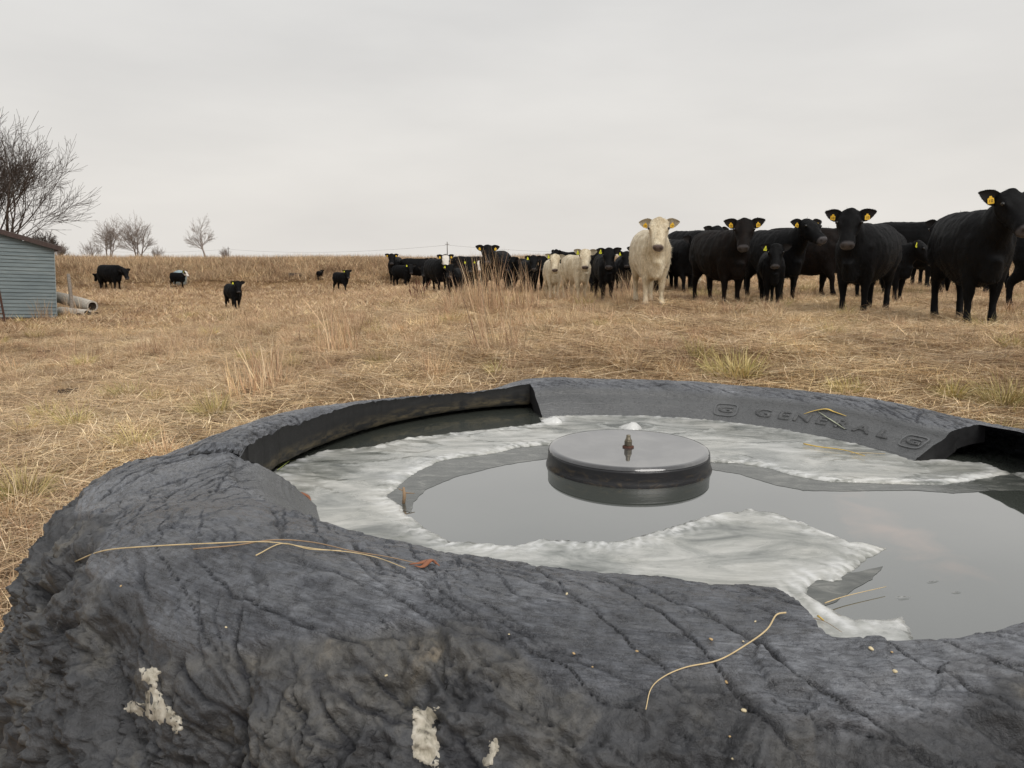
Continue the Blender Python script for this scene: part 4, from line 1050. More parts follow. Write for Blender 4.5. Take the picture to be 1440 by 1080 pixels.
    # coat hair: short tapering tufts lying down the body, longer on neck, poll, ears and belly line
    g_ = np.random.default_rng(seed + 77)
    Vn = np.array(V); nh_ = 5200
    pick = g_.integers(0, nv, nh_); base = co[pick]; nrm = no[pick]
    ok_ = (base[:, 2] > .09) & (A[pick, 0] < .3); base, nrm, pk = base[ok_], nrm[ok_], pick[ok_]
    ln = .022 + .022 * g_.random(len(base)) + .022 * sst(.03, -.03, d[pk]) * onh[pk] + .012 * (base[:, 0] > .45) * (base[:, 2] < 1.25)
    ln = np.where(onh[pk] & (d[pk] > .1), ln * .45, ln)
    dr = nrm * .55 + np.array((-.35, 0, -.75)) + g_.normal(0, .25, base.shape); dr /= np.linalg.norm(dr, axis=1)[:, None]
    sdv = np.cross(dr, nrm); sdv /= np.linalg.norm(sdv, axis=1)[:, None] + 1e-9
    b = len(V); hv = np.stack([base - nrm * .003 - sdv * .003, base - nrm * .003 + sdv * .003, base + dr * ln[:, None]], 1).reshape(-1, 3)
    hf = b + np.arange(len(base) * 3).reshape(-1, 3)
    ehv = []
    for (root, ed_, fwd, acr) in (ear_r, ear_l):
        for q_ in range(110):
            t = g_.random() ; q = (1 if g_.random() > .5 else -1) * g_.uniform(.8, 1.0); wd = .080 * hs * math.sin(PI * min(1, .12 + .88 * t) ** .8) ** .75
            p = root + ed_ * (t * .215 * hs - .02) + acr * (q * wd) + Vector((0, 0, .012 * t * t)); dd_ = (acr * q * .8 + ed_ * .5 + fwd * g_.normal(0, .4)).normalized() * g_.uniform(.006, .016)
            ehv += [p - ed_ * .0025, p + ed_ * .0025, p + dd_]
    ehv = np.array([tuple(v) for v in ehv]); b2 = b + len(hv); ef = b2 + np.arange(len(ehv)).reshape(-1, 3)
    Vn = np.vstack([Vn, hv, ehv]); A = np.vstack([A, np.repeat(np.stack([A[pk, 0], A[pk, 1] * 0, A[pk, 2], A[pk, 3]], 1), 3, axis=0), np.zeros((len(ehv), 4))])
    q4 = np.array([f for f in fc if len(f) == 4]); t3 = np.array([f for f in fc if len(f) == 3], int).reshape(-1, 3); other = [f for f in fc if len(f) > 4]
    Fl = [q4, np.vstack([t3, hf, ef])] + [np.array([f]) for f in other]
    o = mesh_np('cow_body', Vn, Fl, None, None, smooth=True, link=False)
    attr_f(o.data, 'muz', A[:, 0]); attr_f(o.data, 'dark', A[:, 1]); attr_f(o.data, 'face', A[:, 2]); attr_f(o.data, 'hoof', A[:, 3])
    eyes = [tuple(P0 + hd * .165 * hs + sd_ * s * .146 * hs + up_ * .004 * hs) for s in (-1, 1)]
    res = dict(mesh=o.data, ears=(ear_r, ear_l), eyes=eyes, hs=hs, top=P0.z + .05 * hs, hd=hd, sd=sd_, foot=.50 * bl, P0=P0)
    bpy.data.objects.remove(o); COW_CACHE[key] = res; return res
def coat(name, c0, c1, muzc, facec, hairb=.5):
    m, nt, b = mat(name); tc = N(nt, 'ShaderNodeTexCoord')
    n1 = noise_n(nt, mapping(nt, tc.outputs['Object'], (2.2, 2.2, 1.0)).outputs[0], 3, 5, .6, .6); n2 = noise_n(nt, mapping(nt, tc.outputs['Object'], (12, 12, 4.0)).outputs[0], 5, 6, .7, .5)
    c = ramp(nt, n1.outputs['Fac'], [(.32, c0), (.68, c1)]); c2 = ramp(nt, n2.outputs['Fac'], [(.32, (.62, .60, .56)), (.62, (1.2, 1.2, 1.2))])
    cm = mixc(nt, 1.0, c.outputs[0], c2.outputs[0], 'MULTIPLY')
    f = mixc(nt, attrn(nt, 'face').outputs['Fac'], cm.outputs[2], facec) if facec else cm
    mz = mixc(nt, attrn(nt, 'muz').outputs['Fac'], f.outputs[2], muzc)
    dk = mixc(nt, attrn(nt, 'dark').outputs['Fac'], mz.outputs[2], (.02, .016, .014)); ho = mixc(nt, attrn(nt, 'hoof').outputs['Fac'], dk.outputs[2], (.03, .027, .024))
    L(nt, ho.outputs[2], b.inputs['Base Color'])
    rg_ = mixc(nt, attrn(nt, 'muz').outputs['Fac'], (.62, .62, .62), (.28, .28, .28)); L(nt, rg_.outputs[2], b.inputs['Roughness'])
    b.inputs['Specular IOR Level'].default_value = .11 if c0[0] < .1 else .2; b.inputs['Sheen Weight'].default_value = .0 if c0[0] < .1 else .15; b.inputs['Sheen Roughness'].default_value = .4
    bump(nt, b, n2.outputs['Fac'], hairb, .009); return m
COATS = {
    'black': coat('black_coat', (.0022, .0022, .0026), (.005, .0049, .0055), (.075, .070, .072), None),
    'brown': coat('sun_browned_black_coat', (.0034, .0027, .0026), (.011, .007, .0055), (.075, .070, .072), None),
    'cream': coat('cream_coat', (.46, .37, .24), (.76, .68, .52), (.15, .115, .105), None, .8),
    'blaze': coat('white_faced_black_coat', (.0022, .0022, .0026), (.005, .0049, .0055), (.22, .15, .13), (.72, .68, .62)),
}
m_eye, en_, eb_ = mat('dark_eye'); eb_.inputs['Base Color'].default_value = (.008, .006, .005, 1); eb_.inputs['Roughness'].default_value = .12
m_tagO = simple('orange_yellow_tag', (.80, .48, .03), .45, .5, 60, .1, 0); m_tagL = simple('lime_yellow_tag', (.72, .72, .04), .45, .5, 60, .1, 0)
m_ink = simple('tag_ink', (.04, .03, .02), .7, .3, 30, .1, 0)
eye_me = None
def tag_mesh(kind):
    """ear tag: plate with cut shoulders and a narrow neck, 3 mm thick; local x across, z down negative"""
    if kind == 'O': ol = [(-.012, 0), (.012, 0), (.016, -.018), (.034, -.028), (.036, -.082), (.030, -.090), (-.030, -.090), (-.036, -.082), (-.034, -.028), (-.016, -.018)]
    else: ol = [(-.008, 0.01), (.008, 0.01), (.016, -.02), (.034, -.062), (.036, -.088), (.030, -.094), (-.030, -.094), (-.036, -.088), (-.034, -.062), (-.016, -.02)]
    n = len(ol); V = [(x, -.0018, z) for x, z in ol] + [(x, .0018, z) for x, z in ol]
    F_ = [tuple(range(n)), tuple(range(2 * n - 1, n - 1, -1))] + [(i, n + i, n + (i + 1) % n, (i + 1) % n) for i in range(n)]
    me = bpy.data.meshes.new('ear_tag'); me.from_pydata(V, [], F_); me.materials.append(m_tagO if kind == 'O' else m_tagL); return me
TAGM = {k: tag_mesh(k) for k in 'OL'}
def digit_mesh():
    m = MB()
    m.box((-.013, 0, 0), (.005, .0016, .030)); 
    for dx, dz, w_, h_ in ((.012, .013, .018, .005), (.012, -.013, .018, .005), (.004, 0, .005, .030), (.020, 0, .005, .030)): m.box((dx, 0, dz), (w_, .0015, h_))
    o = m.build('tag_number', m_ink, link=False); me = o.data; bpy.data.objects.remove(o); return me
DIG = digit_mesh()
def eye_mesh():
    bm = bmesh.new(); bmesh.ops.create_uvsphere(bm, u_segments=10, v_segments=8, radius=.023); me = bpy.data.meshes.new('eye'); bm.to_mesh(me); bm.free(); me.materials.append(m_eye)
    me.polygons.foreach_set('use_smooth', [True] * len(me.polygons)); return me
EYEM = eye_mesh()
def place_cow(px, py, top, phi, look, kind, ct, tags, poll, pitch, gait, label, seed=0, cat=None, yadj=0):
    c = cow_mesh(kind, max(-75, min(75, look - phi)), pitch, poll, gait, seed)
    p = ground_at(px, py)
    if yadj: p = at_y(px, py, p.y + yadj)
    to = Vector((-p.x, -p.y, 0)).normalized(); h0 = math.atan2(to.y, to.x) + R(phi)
    s = 1.0
    hgt = {'up': None, 'mid': None}.get(poll, 1.34)
    mt = c['top'] if poll in ('up', 'mid') else 1.34
    for _ in range(3):
        hx = (c['P0'].x if mt == c['top'] else 0) - c['foot']
        yy = p.y + math.sin(h0) * hx * s
        z = at_y(px, top, yy).z; s = (z - float(terr(p.x, p.y))) / mt
    root = empty('cow' if kind == 'cow' else ('bull' if kind == 'bull' else 'calf'), (0, 0, 0), h0)
    base = p - Vector((math.cos(h0), math.sin(h0), 0)) * c['foot'] * s
    base.z = float(terr(p.x, p.y)) - .01
    root.location = base; root.scale = (s, s, s)
    tag(root, label, cat or ('calf' if kind == 'calf' else ('bull' if kind == 'bull' else 'cow')), 'cattle standing in the pasture')
    b = bpy.data.objects.new('body', c['mesh']); COL.objects.link(b); b.parent = root
    if not c['mesh'].materials: c['mesh'].materials.append(COATS['black'])
    b.material_slots[0].link = 'OBJECT'; b.material_slots[0].material = COATS[ct]
    near = p.y < 30
    if near:
        for e in c['eyes']:
            o = bpy.data.objects.new('eye', EYEM); COL.objects.link(o); o.parent = root; o.location = e
    for which, k in tags:
        rt, ed_, fwd, acr = c['ears'][0 if which == 'l' else 1]     # image-left ear is the animal's right
        o = bpy.data.objects.new('ear_tag', TAGM[k]); COL.objects.link(o); o.parent = root
        o.location = rt + ed_ * (.085 * c['hs']) + fwd * (.014) + Vector((0, 0, .022 if k == 'L' else .008))
        fa = fwd; yawt = math.atan2(fa.y, fa.x) + PI / 2 + random.uniform(-.15, .15)
        o.rotation_euler = (random.uniform(-.1, .1), random.uniform(-.18, .18), yawt); ts = .92 if k == 'O' else 1.05; o.scale = (ts, ts, ts)
        if p.y < 16:
            q = bpy.data.objects.new('tag_number', DIG); COL.objects.link(q); q.parent = o; q.location = (0, -.0022 if k == 'O' else -.0022, -.056)
    print('COW %-7s y=%.1f x=%.1f s=%.2f H=%.2f' % (kind, p.y, p.x, s, s * mt))
    return root
O2 = (('l', 'O'), ('r', 'O')); L1 = (('l', 'L'),)
HERD = [
 (1377, 459, 264, 21, 28, 'cow', 'black', O2, 'up', 42, 0, 'nearest and largest black cow at the right edge, head turned to the right', 1),
 (1545, 441, 296, 80, 80, 'cow', 'black', (), 'up', 50, 1, 'black cow cut off by the right frame edge, only a leg and rump showing', 2),
 (1313, 409, 303, 78, 78, 'cow', 'black', (), 'mid', 50, 2, 'black cow side-on behind the nearest cow, its head hidden by her', 3),
 (1292, 406, 313, -8, 0, 'cow', 'black', (), 'up', 50, 0, 'black cow at the far right, only ears and poll above the side-on back', 4),
 (1262, 427, 336, 55, 75, 'calf', 'black', L1, 'mid', 50, 0, 'black calf in profile between two big black cows at the right', 5),
 (1197, 443, 292, -20, -2, 'cow', 'black', O2, 'up', 54, 0, 'big black cow facing us between the nearest cow and the chewing one', 6),
 (1162, 420, 312, 78, 78, 'cow', 'brown', (), 'mid', 50, 1, 'brownish black cow side-on, its front end hidden behind the second big cow', 7),
 (1106, 427, 305, 34, 40, 'cow', 'black', O2, 'up', 34, 0, 'black cow with raised head turned right, chewing, behind a calf', 8),
 (1085, 434, 341, 8, 0, 'calf', 'black', L1, 'up', 56, 0, 'black calf with one lime tag standing in front of the chewing cow', 9),
 (1028, 431, 305, 30, 0, 'cow', 'brown', O2, 'up', 54, 0, 'black cow facing us just right of the cream cow, body stretching left', 10),
 (985, 413, 316, 34, 40, 'cow', 'black', (), 'mid', 54, 2, 'black cow mostly hidden behind the one next to the cream cow', 11),
 (919, 430, 304, 11, -2, 'cow', 'cream', O2, 'up', 54, 0, 'tall cream cow facing us with a yellow tag in each ear', 12),
 (918, 414, 338, 5, 0, 'cow', 'black', (), 'mid', 54, 1, 'black cow hidden by the tall cream cow, its legs showing between hers', 13),
 (936, 404, 340, -78, -78, 'cow', 'cream', (), 'mid', 54, 0, 'pale cow back seen between the tall cream cow and the black cow', 14),
 (853, 426, 347, 12, 0, 'calf', 'black', L1, 'up', 56, 0, 'black calf facing us between the two pale calves and the tall cream cow', 15),
 (878, 414, 352, 8, 5, 'calf', 'black', L1, 'up', 56, 1, 'small black calf peeping from behind, left of the tall cream cow', 16),
 (818, 423, 349, 27, 0, 'calf', 'cream', L1, 'up', 56, 0, 'larger cream calf facing us with a lime tag, left of a black calf', 17),
 (779, 421, 356, 8, 0, 'calf', 'cream', L1, 'up', 58, 0, 'smaller whiter calf with a lime tag, leftmost of the pale cattle', 18),
 (800, 412, 350, -62, -60, 'cow', 'black', (), 'mid', 50, 0, 'black cow behind the two pale calves, its back and ears above them', 19),
 (748, 416, 358, 16, 4, 'calf', 'black', L1, 'up', 56, 0, 'black calf facing us with a lime tag between the bull and the whiter calf', 20),
 (730, 413, 360, -30, -55, 'calf', 'black', (), 'mid', 56, 1, 'black calf turned left close beside the bull right flank', 21),
 (766, 412, 359, -14, -8, 'calf', 'black', (), 'mid', 56, 0, 'black calf half hidden behind the whiter calf', 22),
 (691, 416, 343, -20, -2, 'bull', 'black', O2, 'up', 52, 0, 'big black bull facing us behind the dry stalks, head highest of the left group', 23),
 (676, 410, 365, -5, 0, 'calf', 'blaze', (), 'up', 56, 0, 'black calf with a white face pressed against the bull left side', 24),
 (661, 412, 365, 0, 0, 'calf', 'black', (('l', 'L'), ('r', 'L')), 'up', 56, 2, 'black calf with two lime tags left of the bull', 25),
 (676, 404, 360, 84, 84, 'cow', 'black', (), 'low', 50, 0, 'black cow side-on behind the calves left of the bull, back showing', 26),
 (636, 421, 371, -18, -4, 'calf', 'black', L1, 'up', 58, 0, 'black calf with one lime tag standing in front of the white-faced cow', 27),
 (622, 413, 357, 26, 4, 'cow', 'blaze', O2, 'up', 56, 0, 'black cow with a bright white face in the left group', 28),
 (573, 405, 371, 48, 10, 'calf', 'black', L1, 'mid', 60, 0, 'black calf with one lime tag near the left end of the herd', 29),
 (600, 408, 374, -35, -10, 'calf', 'black', (), 'mid', 60, 1, 'black calf head low between the tagged calf and the white-faced cow', 30),
 (554, 400, 356, -14, -2, 'cow', 'black', O2, 'up', 52, 0, 'leftmost cow of the main herd, black, facing us with two tags', 31),
 (598, 400, 363, 80, 80, 'cow', 'black', (), 'low', 50, 0, 'black cow side-on behind the left end of the herd, back showing', 32),
 (650, 405, 367, -70, -70, 'calf', 'black', (), 'mid', 50, 0, 'black calf turned left behind the tagged calves left of the bull', 33),
 (486, 411, 379, 42, 15, 'calf', 'black', L1, 'up', 58, 1, 'black calf standing apart left of the herd with head turned to us', 34),
 (452, 394, 379, 150, 150, 'calf', 'black', (), 'up', 50, 1, 'small far black calf walking away, beside the calf standing apart', 35),
 (334, 438, 394, 22, 8, 'calf', 'black', L1, 'up', 60, 1, 'lone black calf nearest us in the open left pasture', 36),
 (257, 406, 380, 52, 60, 'calf', 'blaze', L1, 'up', 50, 1, 'black calf with white on its face, second of the far left animals', 37),
 (166, 409, 372, 38, 30, 'cow', 'black', (), 'low', 60, 0, 'bulky black cow far left with lowered head, right of the shed', 38),
 (143, 407, 381, -150, -150, 'calf', 'black', (), 'low', 60, 1, 'small black calf tucked behind the bulky far left cow', 39),
]
HERD += [
 (716, 411, 360, 4, 10, 'calf', 'black', L1, 'up', 56, 2, 'black calf behind the bull right shoulder, face turned to us', 41),
 (787, 408, 357, -4, 0, 'calf', 'black', (), 'up', 56, 0, 'black calf whose ears show just above the whiter calf', 42),
 (836, 414, 352, 10, 0, 'calf', 'black', (), 'up', 56, 1, 'black calf filling the gap right of the larger cream calf', 43),
 (900, 409, 345, -15, -10, 'cow', 'black', (), 'mid', 56, 0, 'black cow behind the left flank of the tall cream cow', 44),
 (965, 415, 330, 25, 20, 'cow', 'black', (), 'mid', 56, 1, 'black cow right of the tall cream cow, half behind the next one', 45),
 (1058, 414, 325, 12, 5, 'cow', 'black', (), 'mid', 56, 2, 'black cow in the gap left of the calf with one lime tag', 46),
 (1232, 416, 318, -15, -8, 'cow', 'black', (), 'mid', 56, 0, 'black cow peering over the rump of the big one facing us', 47),
 (1340, 416, 306, -35, -30, 'cow', 'black', (), 'mid', 56, 1, 'black cow hard behind the left flank of the nearest cow', 48),
 (608, 404, 362, -12, -5, 'calf', 'black', (), 'up', 56, 0, 'black calf behind the left shoulder of the white-faced cow', 49),
 (645, 412, 368, 10, 5, 'calf', 'black', (), 'up', 56, 1, 'black calf pressed between two tagged calves left of the bull', 50),
]
HERD = [tuple(c) for c in HERD]
for c_ in HERD: place_cow(*c_)

# ------------------------------------------------------------------ shed
cor = ground_at(80, 447); UD = Vector((-.85, -.53, 0)).normalized(); ND = Vector((UD.y, -UD.x, 0))
if ND.y > 0: ND = -ND
D0 = cor.y; zg = cor.z
zr = at_y(80, 346, D0).z
# intersect the view ray at the left edge with the wall plane to get the roof slope
d_ = ray(0, 329); t_ = (cor - Vector((0, 0, EYE))).dot(ND) / d_.dot(ND); pl = Vector((0, 0, EYE)) + d_ * t_
ul = (Vector((pl.x, pl.y, 0)) - Vector((cor.x, cor.y, 0))).dot(UD); slope = (pl.z - zr) / ul
WALL_L, DEP = 4.2, 3.6
shed = empty('shed', (cor.x, cor.y, zg), math.atan2(UD.y, UD.x)); shed.rotation_euler[1] = -.045; tag(shed, 'low shed with weathered blue-grey board siding and a sloping brown-edged roof', 'shed')
# local frame: +x along the wall to the left, +y = UD rotated +90 deg
sgn = 1 if Vector((-UD.y, UD.x, 0)).dot(ND) > 0 else -1     # +1: local +y points to the viewer
m_board = []
for i in range(3):
    m, nt, b = mat('blue_grey_board_paint'); tc = N(nt, 'ShaderNodeTexCoord'); oi = N(nt, 'ShaderNodeObjectInfo')
    n1 = noise_n(nt, mapping(nt, tc.outputs['Object'], (.8, 1, 14)).outputs[0], 3, 6, .65, .4); n2 = noise_n(nt, mapping(nt, tc.outputs['Object'], (.5, 1, 5), (0, 0, 0), (i * 3, 0, 0)).outputs[0], 1.2, 4)
    c = ramp(nt, n1.outputs['Fac'], [(.3, (.125, .155, .165)), (.55, (.185, .225, .235)), (.78, (.29, .32, .32))])
    c2 = ramp(nt, n2.outputs['Fac'], [(.35, (.82, .84, .85)), (.65, (1.1, 1.08, 1.06))]); cm = mixc(nt, 1.0, c.outputs[0], c2.outputs[0], 'MULTIPLY')
    L(nt, cm.outputs[2], b.inputs['Base Color']); b.inputs['Roughness'].default_value = .8; bump(nt, b, n1.outputs['Fac'], .4, .006); m_board.append(m); break
Hr = zr - zg; bh = Hr / 20.0; k = 0
rdb = random.Random(3)
while True:
    z0 = k * bh; z1 = z0 + bh * 1.06
    ustart = 0 if z1 <= Hr else (z1 - Hr) / slope
    if ustart > WALL_L - .1: break
    big = (k % 5 == 0); g = .012 if big else 0
    o_ = .022 + rdb.uniform(-.003, .003); xs = np.linspace(max(0, ustart - .02 if z1 > Hr else 0), WALL_L, 6); V = []
    for x in xs:
        wv = .004 * mnoise.noise(Vector((x * 1.3, k * 3.1, 0)))
        for yy, zz in ((0.0, z0), (o_ + .006, z0 + g), (o_ + .004, z0 + .014 + g), (.004, z1), (-.012, z1), (-.012, z0)): V.append((x, sgn * (yy + wv), zz + wv))
    n = 6; Fc = [(i * n + j, i * n + (j + 1) % n, (i + 1) * n + (j + 1) % n, (i + 1) * n + j) for i in range(len(xs) - 1) for j in range(n)] + [tuple(range(n)), tuple(range((len(xs) - 1) * n, len(xs) * n))]
    m = MB(); m.add(V, Fc); m.build('board', m_board[0], shed); k += 1
m_dark = simple('dark_brown_trim', (.07, .05, .045), .8, .3, 20, .3, .3, .005); m_roof = simple('weathered_roofing', (.13, .11, .10), .8, .3, 12, .4, .4, .01)
def prism(name, mt, quad, y0, y1, par):
    V = [(x, y0, z) for x, z in quad] + [(x, y1, z) for x, z in quad]; n = len(quad)
    m = MB(); m.add(V, [tuple(range(n)), tuple(range(2 * n - 1, n - 1, -1))] + [(i, n + i, n + (i + 1) % n, (i + 1) % n) for i in range(n)]); return m.build(name, mt, par)
prism('side_wall', m_board[0], [(0.0, 0), (0.05, 0), (.05, Hr - .03), (0, Hr - .04)], -sgn * .015, -sgn * DEP, shed)
prism('back_wall', m_board[0], [(0.05, 0), (WALL_L, 0), (WALL_L, Hr + slope * WALL_L - .05), (.05, Hr - .03)], -sgn * (DEP - .05), -sgn * DEP, shed)
prism('roof', m_roof, [(-.20, Hr - .20 * slope + .02), (WALL_L, Hr + slope * WALL_L + .02), (WALL_L, Hr + slope * WALL_L + .06), (-.20, Hr - .2 * slope + .06)], sgn * .14, -sgn * (DEP + .14), shed)
prism('fascia', m_dark, [(-.21, Hr - .21 * slope - .09), (WALL_L, Hr + slope * WALL_L - .09), (WALL_L, Hr + slope * WALL_L + .045), (-.21, Hr - .21 * slope + .045)], sgn * .143, sgn * .165, shed)
prism('eave_block', m_dark, [(-.12, Hr - .16), (-.01, Hr - .16), (-.01, Hr), (-.12, Hr - .02)], sgn * .12, -sgn * .05, shed)
prism('corner_trim', simple('pale_worn_trim', (.30, .33, .33), .85, .3, 9, .35, .4, .01), [(-.018, .02), (0, .02), (0, Hr - .1), (-.018, Hr - .1)], sgn * .03, -sgn * .06, shed)
prism('sill_beam', m_dark, [(-.04, -.12), (WALL_L, -.2), (WALL_L, .0), (-.04, .0)], sgn * .02, -sgn * .1, shed)
# rusty gate leaf leaning by the left edge
m_rusty = simple('rusty_steel', (.075, .035, .025), .75, .4, 30, .45, .4, .003)
gp = ground_at(8, 456); gate = empty('steel_gate', gp, math.atan2(UD.y, UD.x)); tag(gate, 'rusty steel gate end standing in front of the shed wall at the left edge', 'gate')
gy = .0
m = MB(); m.tube([(0, gy, -.05), (.08, gy, 1.12)], .028, 8); m.tube([(1.6, gy, -.05), (1.68, gy, 1.12)], .028, 8); m.build('upright', m_rusty, gate)
for q in range(6):
    z = .12 + q * .19; m = MB(); m.tube([(z * .07, gy, z), (1.6 + z * .07, gy, z)], .016, 6); m.build('rung', m_rusty, gate)
# leaning post and logs
m_wood = simple('grey_weathered_wood', (.27, .235, .20), .9, .2, 5, .5, .7, .02, 0, (3, 3, 14)); m_wood2 = simple('pale_log_wood', (.50, .46, .40), .9, .2, 4, .4, .6, .02, 0, (6, 6, 6)); m_rot = simple('rotten_log_end', (.035, .028, .022), .95, .1, 25, .6, .9, .03)
pb = ground_at(102, 443); pt = at_y(96, 385, pb.y); hp = pt.z - pb.z
m = MB(); m.tube([(0, 0, -.3), (.0, 0, .3), ((pt.x - pb.x) * .6, .02, hp * .6), ((pt.x - pb.x), .0, hp)], [.062, .060, .055, .048], 10)
o = m.build('fence_post', m_wood, smooth=True); o.location = pb; tag(o, 'leaning grey wooden post between the shed corner and the logs', 'post')
def log(name, a, b, r, label, seed):
    a, b = Vector(a), Vector(b); e = empty(name, a); tag(e, label, 'log'); d = b - a; n = 14; kk = 18; V = []
    u = d.cross(Vector((0, 0, 1))).normalized(); v = d.normalized().cross(u)
    for i in range(n):
        t = i / (n - 1); 
        for j in range(kk):
            an = 2 * PI * j / kk; rr = r * (1 + .14 * mnoise.noise(Vector((math.cos(an) * 1.5 + seed, math.sin(an) * 1.5, t * 4))) + .03 * mnoise.noise(Vector((math.cos(an) * 6, math.sin(an) * 6, t * 3 + seed))))
            V.append(d * t + u * rr * math.cos(an) + v * rr * math.sin(an))
    m = MB(); m.add(V, [(i * kk + j, i * kk + (j + 1) % kk, (i + 1) * kk + (j + 1) % kk, (i + 1) * kk + j) for i in range(n - 1) for j in range(kk)] + [tuple(range(kk))]); m.build('bark', m_wood2, e, smooth=True)
    # ring of sapwood round a rotten hollow
    rings = [(1.0, 0), (.74, .004), (.62, -.02), (.35, -.05), (.0, -.045)]; V = []
    for sc, dz in rings:
        for j in range(kk):
            an = 2 * PI * j / kk; q = sc * (1 + (.12 * mnoise.noise(Vector((math.cos(an) * 2, math.sin(an) * 2, sc + seed))) if 0 < sc < 1 else 0)); V.append(d + d.normalized() * dz + u * r * q * math.cos(an) + v * r * q * math.sin(an))
    F1 = [(i * kk + j, i * kk + (j + 1) % kk, (i + 1) * kk + (j + 1) % kk, (i + 1) * kk + j) for i in range(4) for j in range(kk)]
    m = MB(); m.add(V, F1[:kk], 0); m.f += F1[kk:]; m.m += [1] * len(F1[kk:]); m.build('cut_end', [m_wood2, m_rot], e)
la = ground_at(131, 443); zt = la.z
p1 = Vector((la.x, la.y - .0, zt + .30)); p0 = at_y(80, 421, la.y + 1.0); p0.z = max(p0.z, zt + .35)
log('log', (p0.x, p0.y, zt + .52), (p1.x, p1.y, zt + .27), .185, 'big pale log with a dark hollow end lying beside the shed', 3)
pq = ground_at(125, 446)
log('log', (at_y(84, 436, pq.y + .7).x, pq.y + .7, zt + .14), (pq.x - .05, pq.y, zt + .10), .13, 'smaller broken log lying under the big pale one', 9)
m = MB(); m.tube([(-.35, 0, .06), (0, 0, .10), (.3, .05, .05)], [.05, .07, .03], 8); m.tube([(-.2, .1, .05), (.25, .1, .12)], [.05, .03], 7)
o = m.build('broken_wood', m_rot, smooth=True); o.location = ground_at(124, 446); tag(o, 'dark splintered wood scraps under the hollow end of the big log', 'wood scrap')

# ------------------------------------------------------------------ bare trees
m_bark = simple('grey_brown_bark', (.085, .068, .058), .9, .2, 8, .4, .5, .01); m_bark2 = simple('pale_twig_bark', (.27, .23, .205), .9, .2, 8, .3, 0)
def bare_tree(name, base, height, spread, stems, seed, label, mt, rmin, lean=0.0, levels=5, r0=None, dens=1.0, cat='bare tree'):
    rd = random.Random(seed); root = empty(name, base); tag(root, label, cat, 'bare trees beyond the pasture')
    T, B = MB(), MB()
    def branch(p, d, ln, r, lv):
        mb = T if lv <= 1 else B
        n = 5 if lv <= 2 else (3 if lv < levels else 2); pts = [p]; rr = [r]; q = d.copy(); c = p.copy(); r1 = max(rmin, r * (.50 if lv < levels else .5))
        bend = Vector((rd.uniform(-1, 1), rd.uniform(-1, 1), rd.uniform(-.2, .5))) * .18
        for i in range(1, n + 1):
            q = (q + bend / n * 2 + Vector((rd.uniform(-1, 1), rd.uniform(-1, 1), rd.uniform(-1, 1))) * .10 + Vector((0, 0, .07 if lv < 3 else .03))).normalized()
            c = c + q * (ln / n); pts.append(c.copy()); rr.append(r + (r1 - r) * i / n)
        mb.tube(pts, rr, 8 if lv == 0 else (6 if lv == 1 else (4 if lv == 2 else 3)), caps=lv < 2)
        if lv >= levels: return
        nc = [4, 4, 3, 3, 3, 3][min(lv, 5)]; nc = max(2, int(round(nc * dens)))
        for k_ in range(nc):
            t = (.28 + .72 * (k_ + rd.random() * .8) / nc) if lv else (.45 + .55 * (k_ + rd.random()) / nc)
            t = min(t, .99); i = min(n - 1, int(t * n)); f = t * n - i; pp = pts[i].lerp(pts[i + 1], f); dd = (pts[i + 1] - pts[i]).normalized()
            a = rd.uniform(0, 2 * PI); perp = dd.cross(Vector((math.cos(a), math.sin(a), 0))).normalized(); an = R(rd.uniform(20, 44))
            nd = (dd * math.cos(an) + perp * math.sin(an)); nd.z = nd.z + .12; nd.x *= spread; nd.y *= spread; nd.normalize()
            branch(pp, nd, ln * rd.uniform(.60, .85) * (1.10 - .3 * t), max(rmin, rr[i] * rd.uniform(.5, .66)), lv + 1)
        branch(pts[-1], q, ln * .70, r1, lv + 1)
    r0 = r0 or height * .024
    for s in range(stems):
        a = 2 * PI * s / stems + rd.uniform(-.4, .4); tilt = 0 if stems == 1 else rd.uniform(.22, .42)
        d = Vector((math.cos(a) * tilt + lean, math.sin(a) * tilt * .6, 1)).normalized()
        branch(Vector((math.cos(a) * .12 * (stems > 1), math.sin(a) * .1, -.3)), d, height * .42 * rd.uniform(.9, 1.1), r0 * (1 if stems == 1 else .78), 0)
    zmax = max(v[2] for v in B.v); s_ = height / zmax
    T.build('trunk', mt, root, smooth=True); B.build('branches', mt, root); root.scale = (s_, s_, s_)
    return root
def tree_at(px, pytop, Y, **kw):
    b = at_y(px, 500, Y); z = float(terr(b.x, Y)); h = at_y(px, pytop, Y).z - z; return bare_tree(base=Vector((b.x, Y, z)), height=h, **kw)
tree_at(10, 132, 40, name='bare_tree', spread=1.35, stems=3, seed=21, label='large bare tree rising behind the shed', mt=m_bark, rmin=.008, lean=.12, levels=5, r0=.20)
tree_at(205, 294, 95, name='bare_tree', spread=2.0, stems=3, seed=8, label='right and taller bare tree of the pair beyond the bank', mt=m_bark2, rmin=.012, levels=4, r0=.16)
tree_at(165, 299, 100, name='bare_tree', spread=2.1, stems=3, seed=15, label='left bare tree of the pair beyond the bank', mt=m_bark2, rmin=.012, levels=4, r0=.15)
tree_at(300, 299, 98, name='bare_tree', spread=1.5, stems=1, seed=30, label='single leaning bare tree beyond the bank, right of the pair', mt=m_bark2, rmin=.012, lean=-.25, levels=4, r0=.15)
tree_at(142, 335, 98, name='bare_shrub', spread=1.7, stems=4, seed=5, label='low bare shrub at the left foot of the tree pair', mt=m_bark2, rmin=.009, levels=3, r0=.06, cat='shrub')
tree_at(98, 338, 80, name='bare_shrub', spread=1.7, stems=4, seed=6, label='low bare shrub just right of the shed roof', mt=m_bark2, rmin=.014, levels=3, r0=.06, cat='shrub')
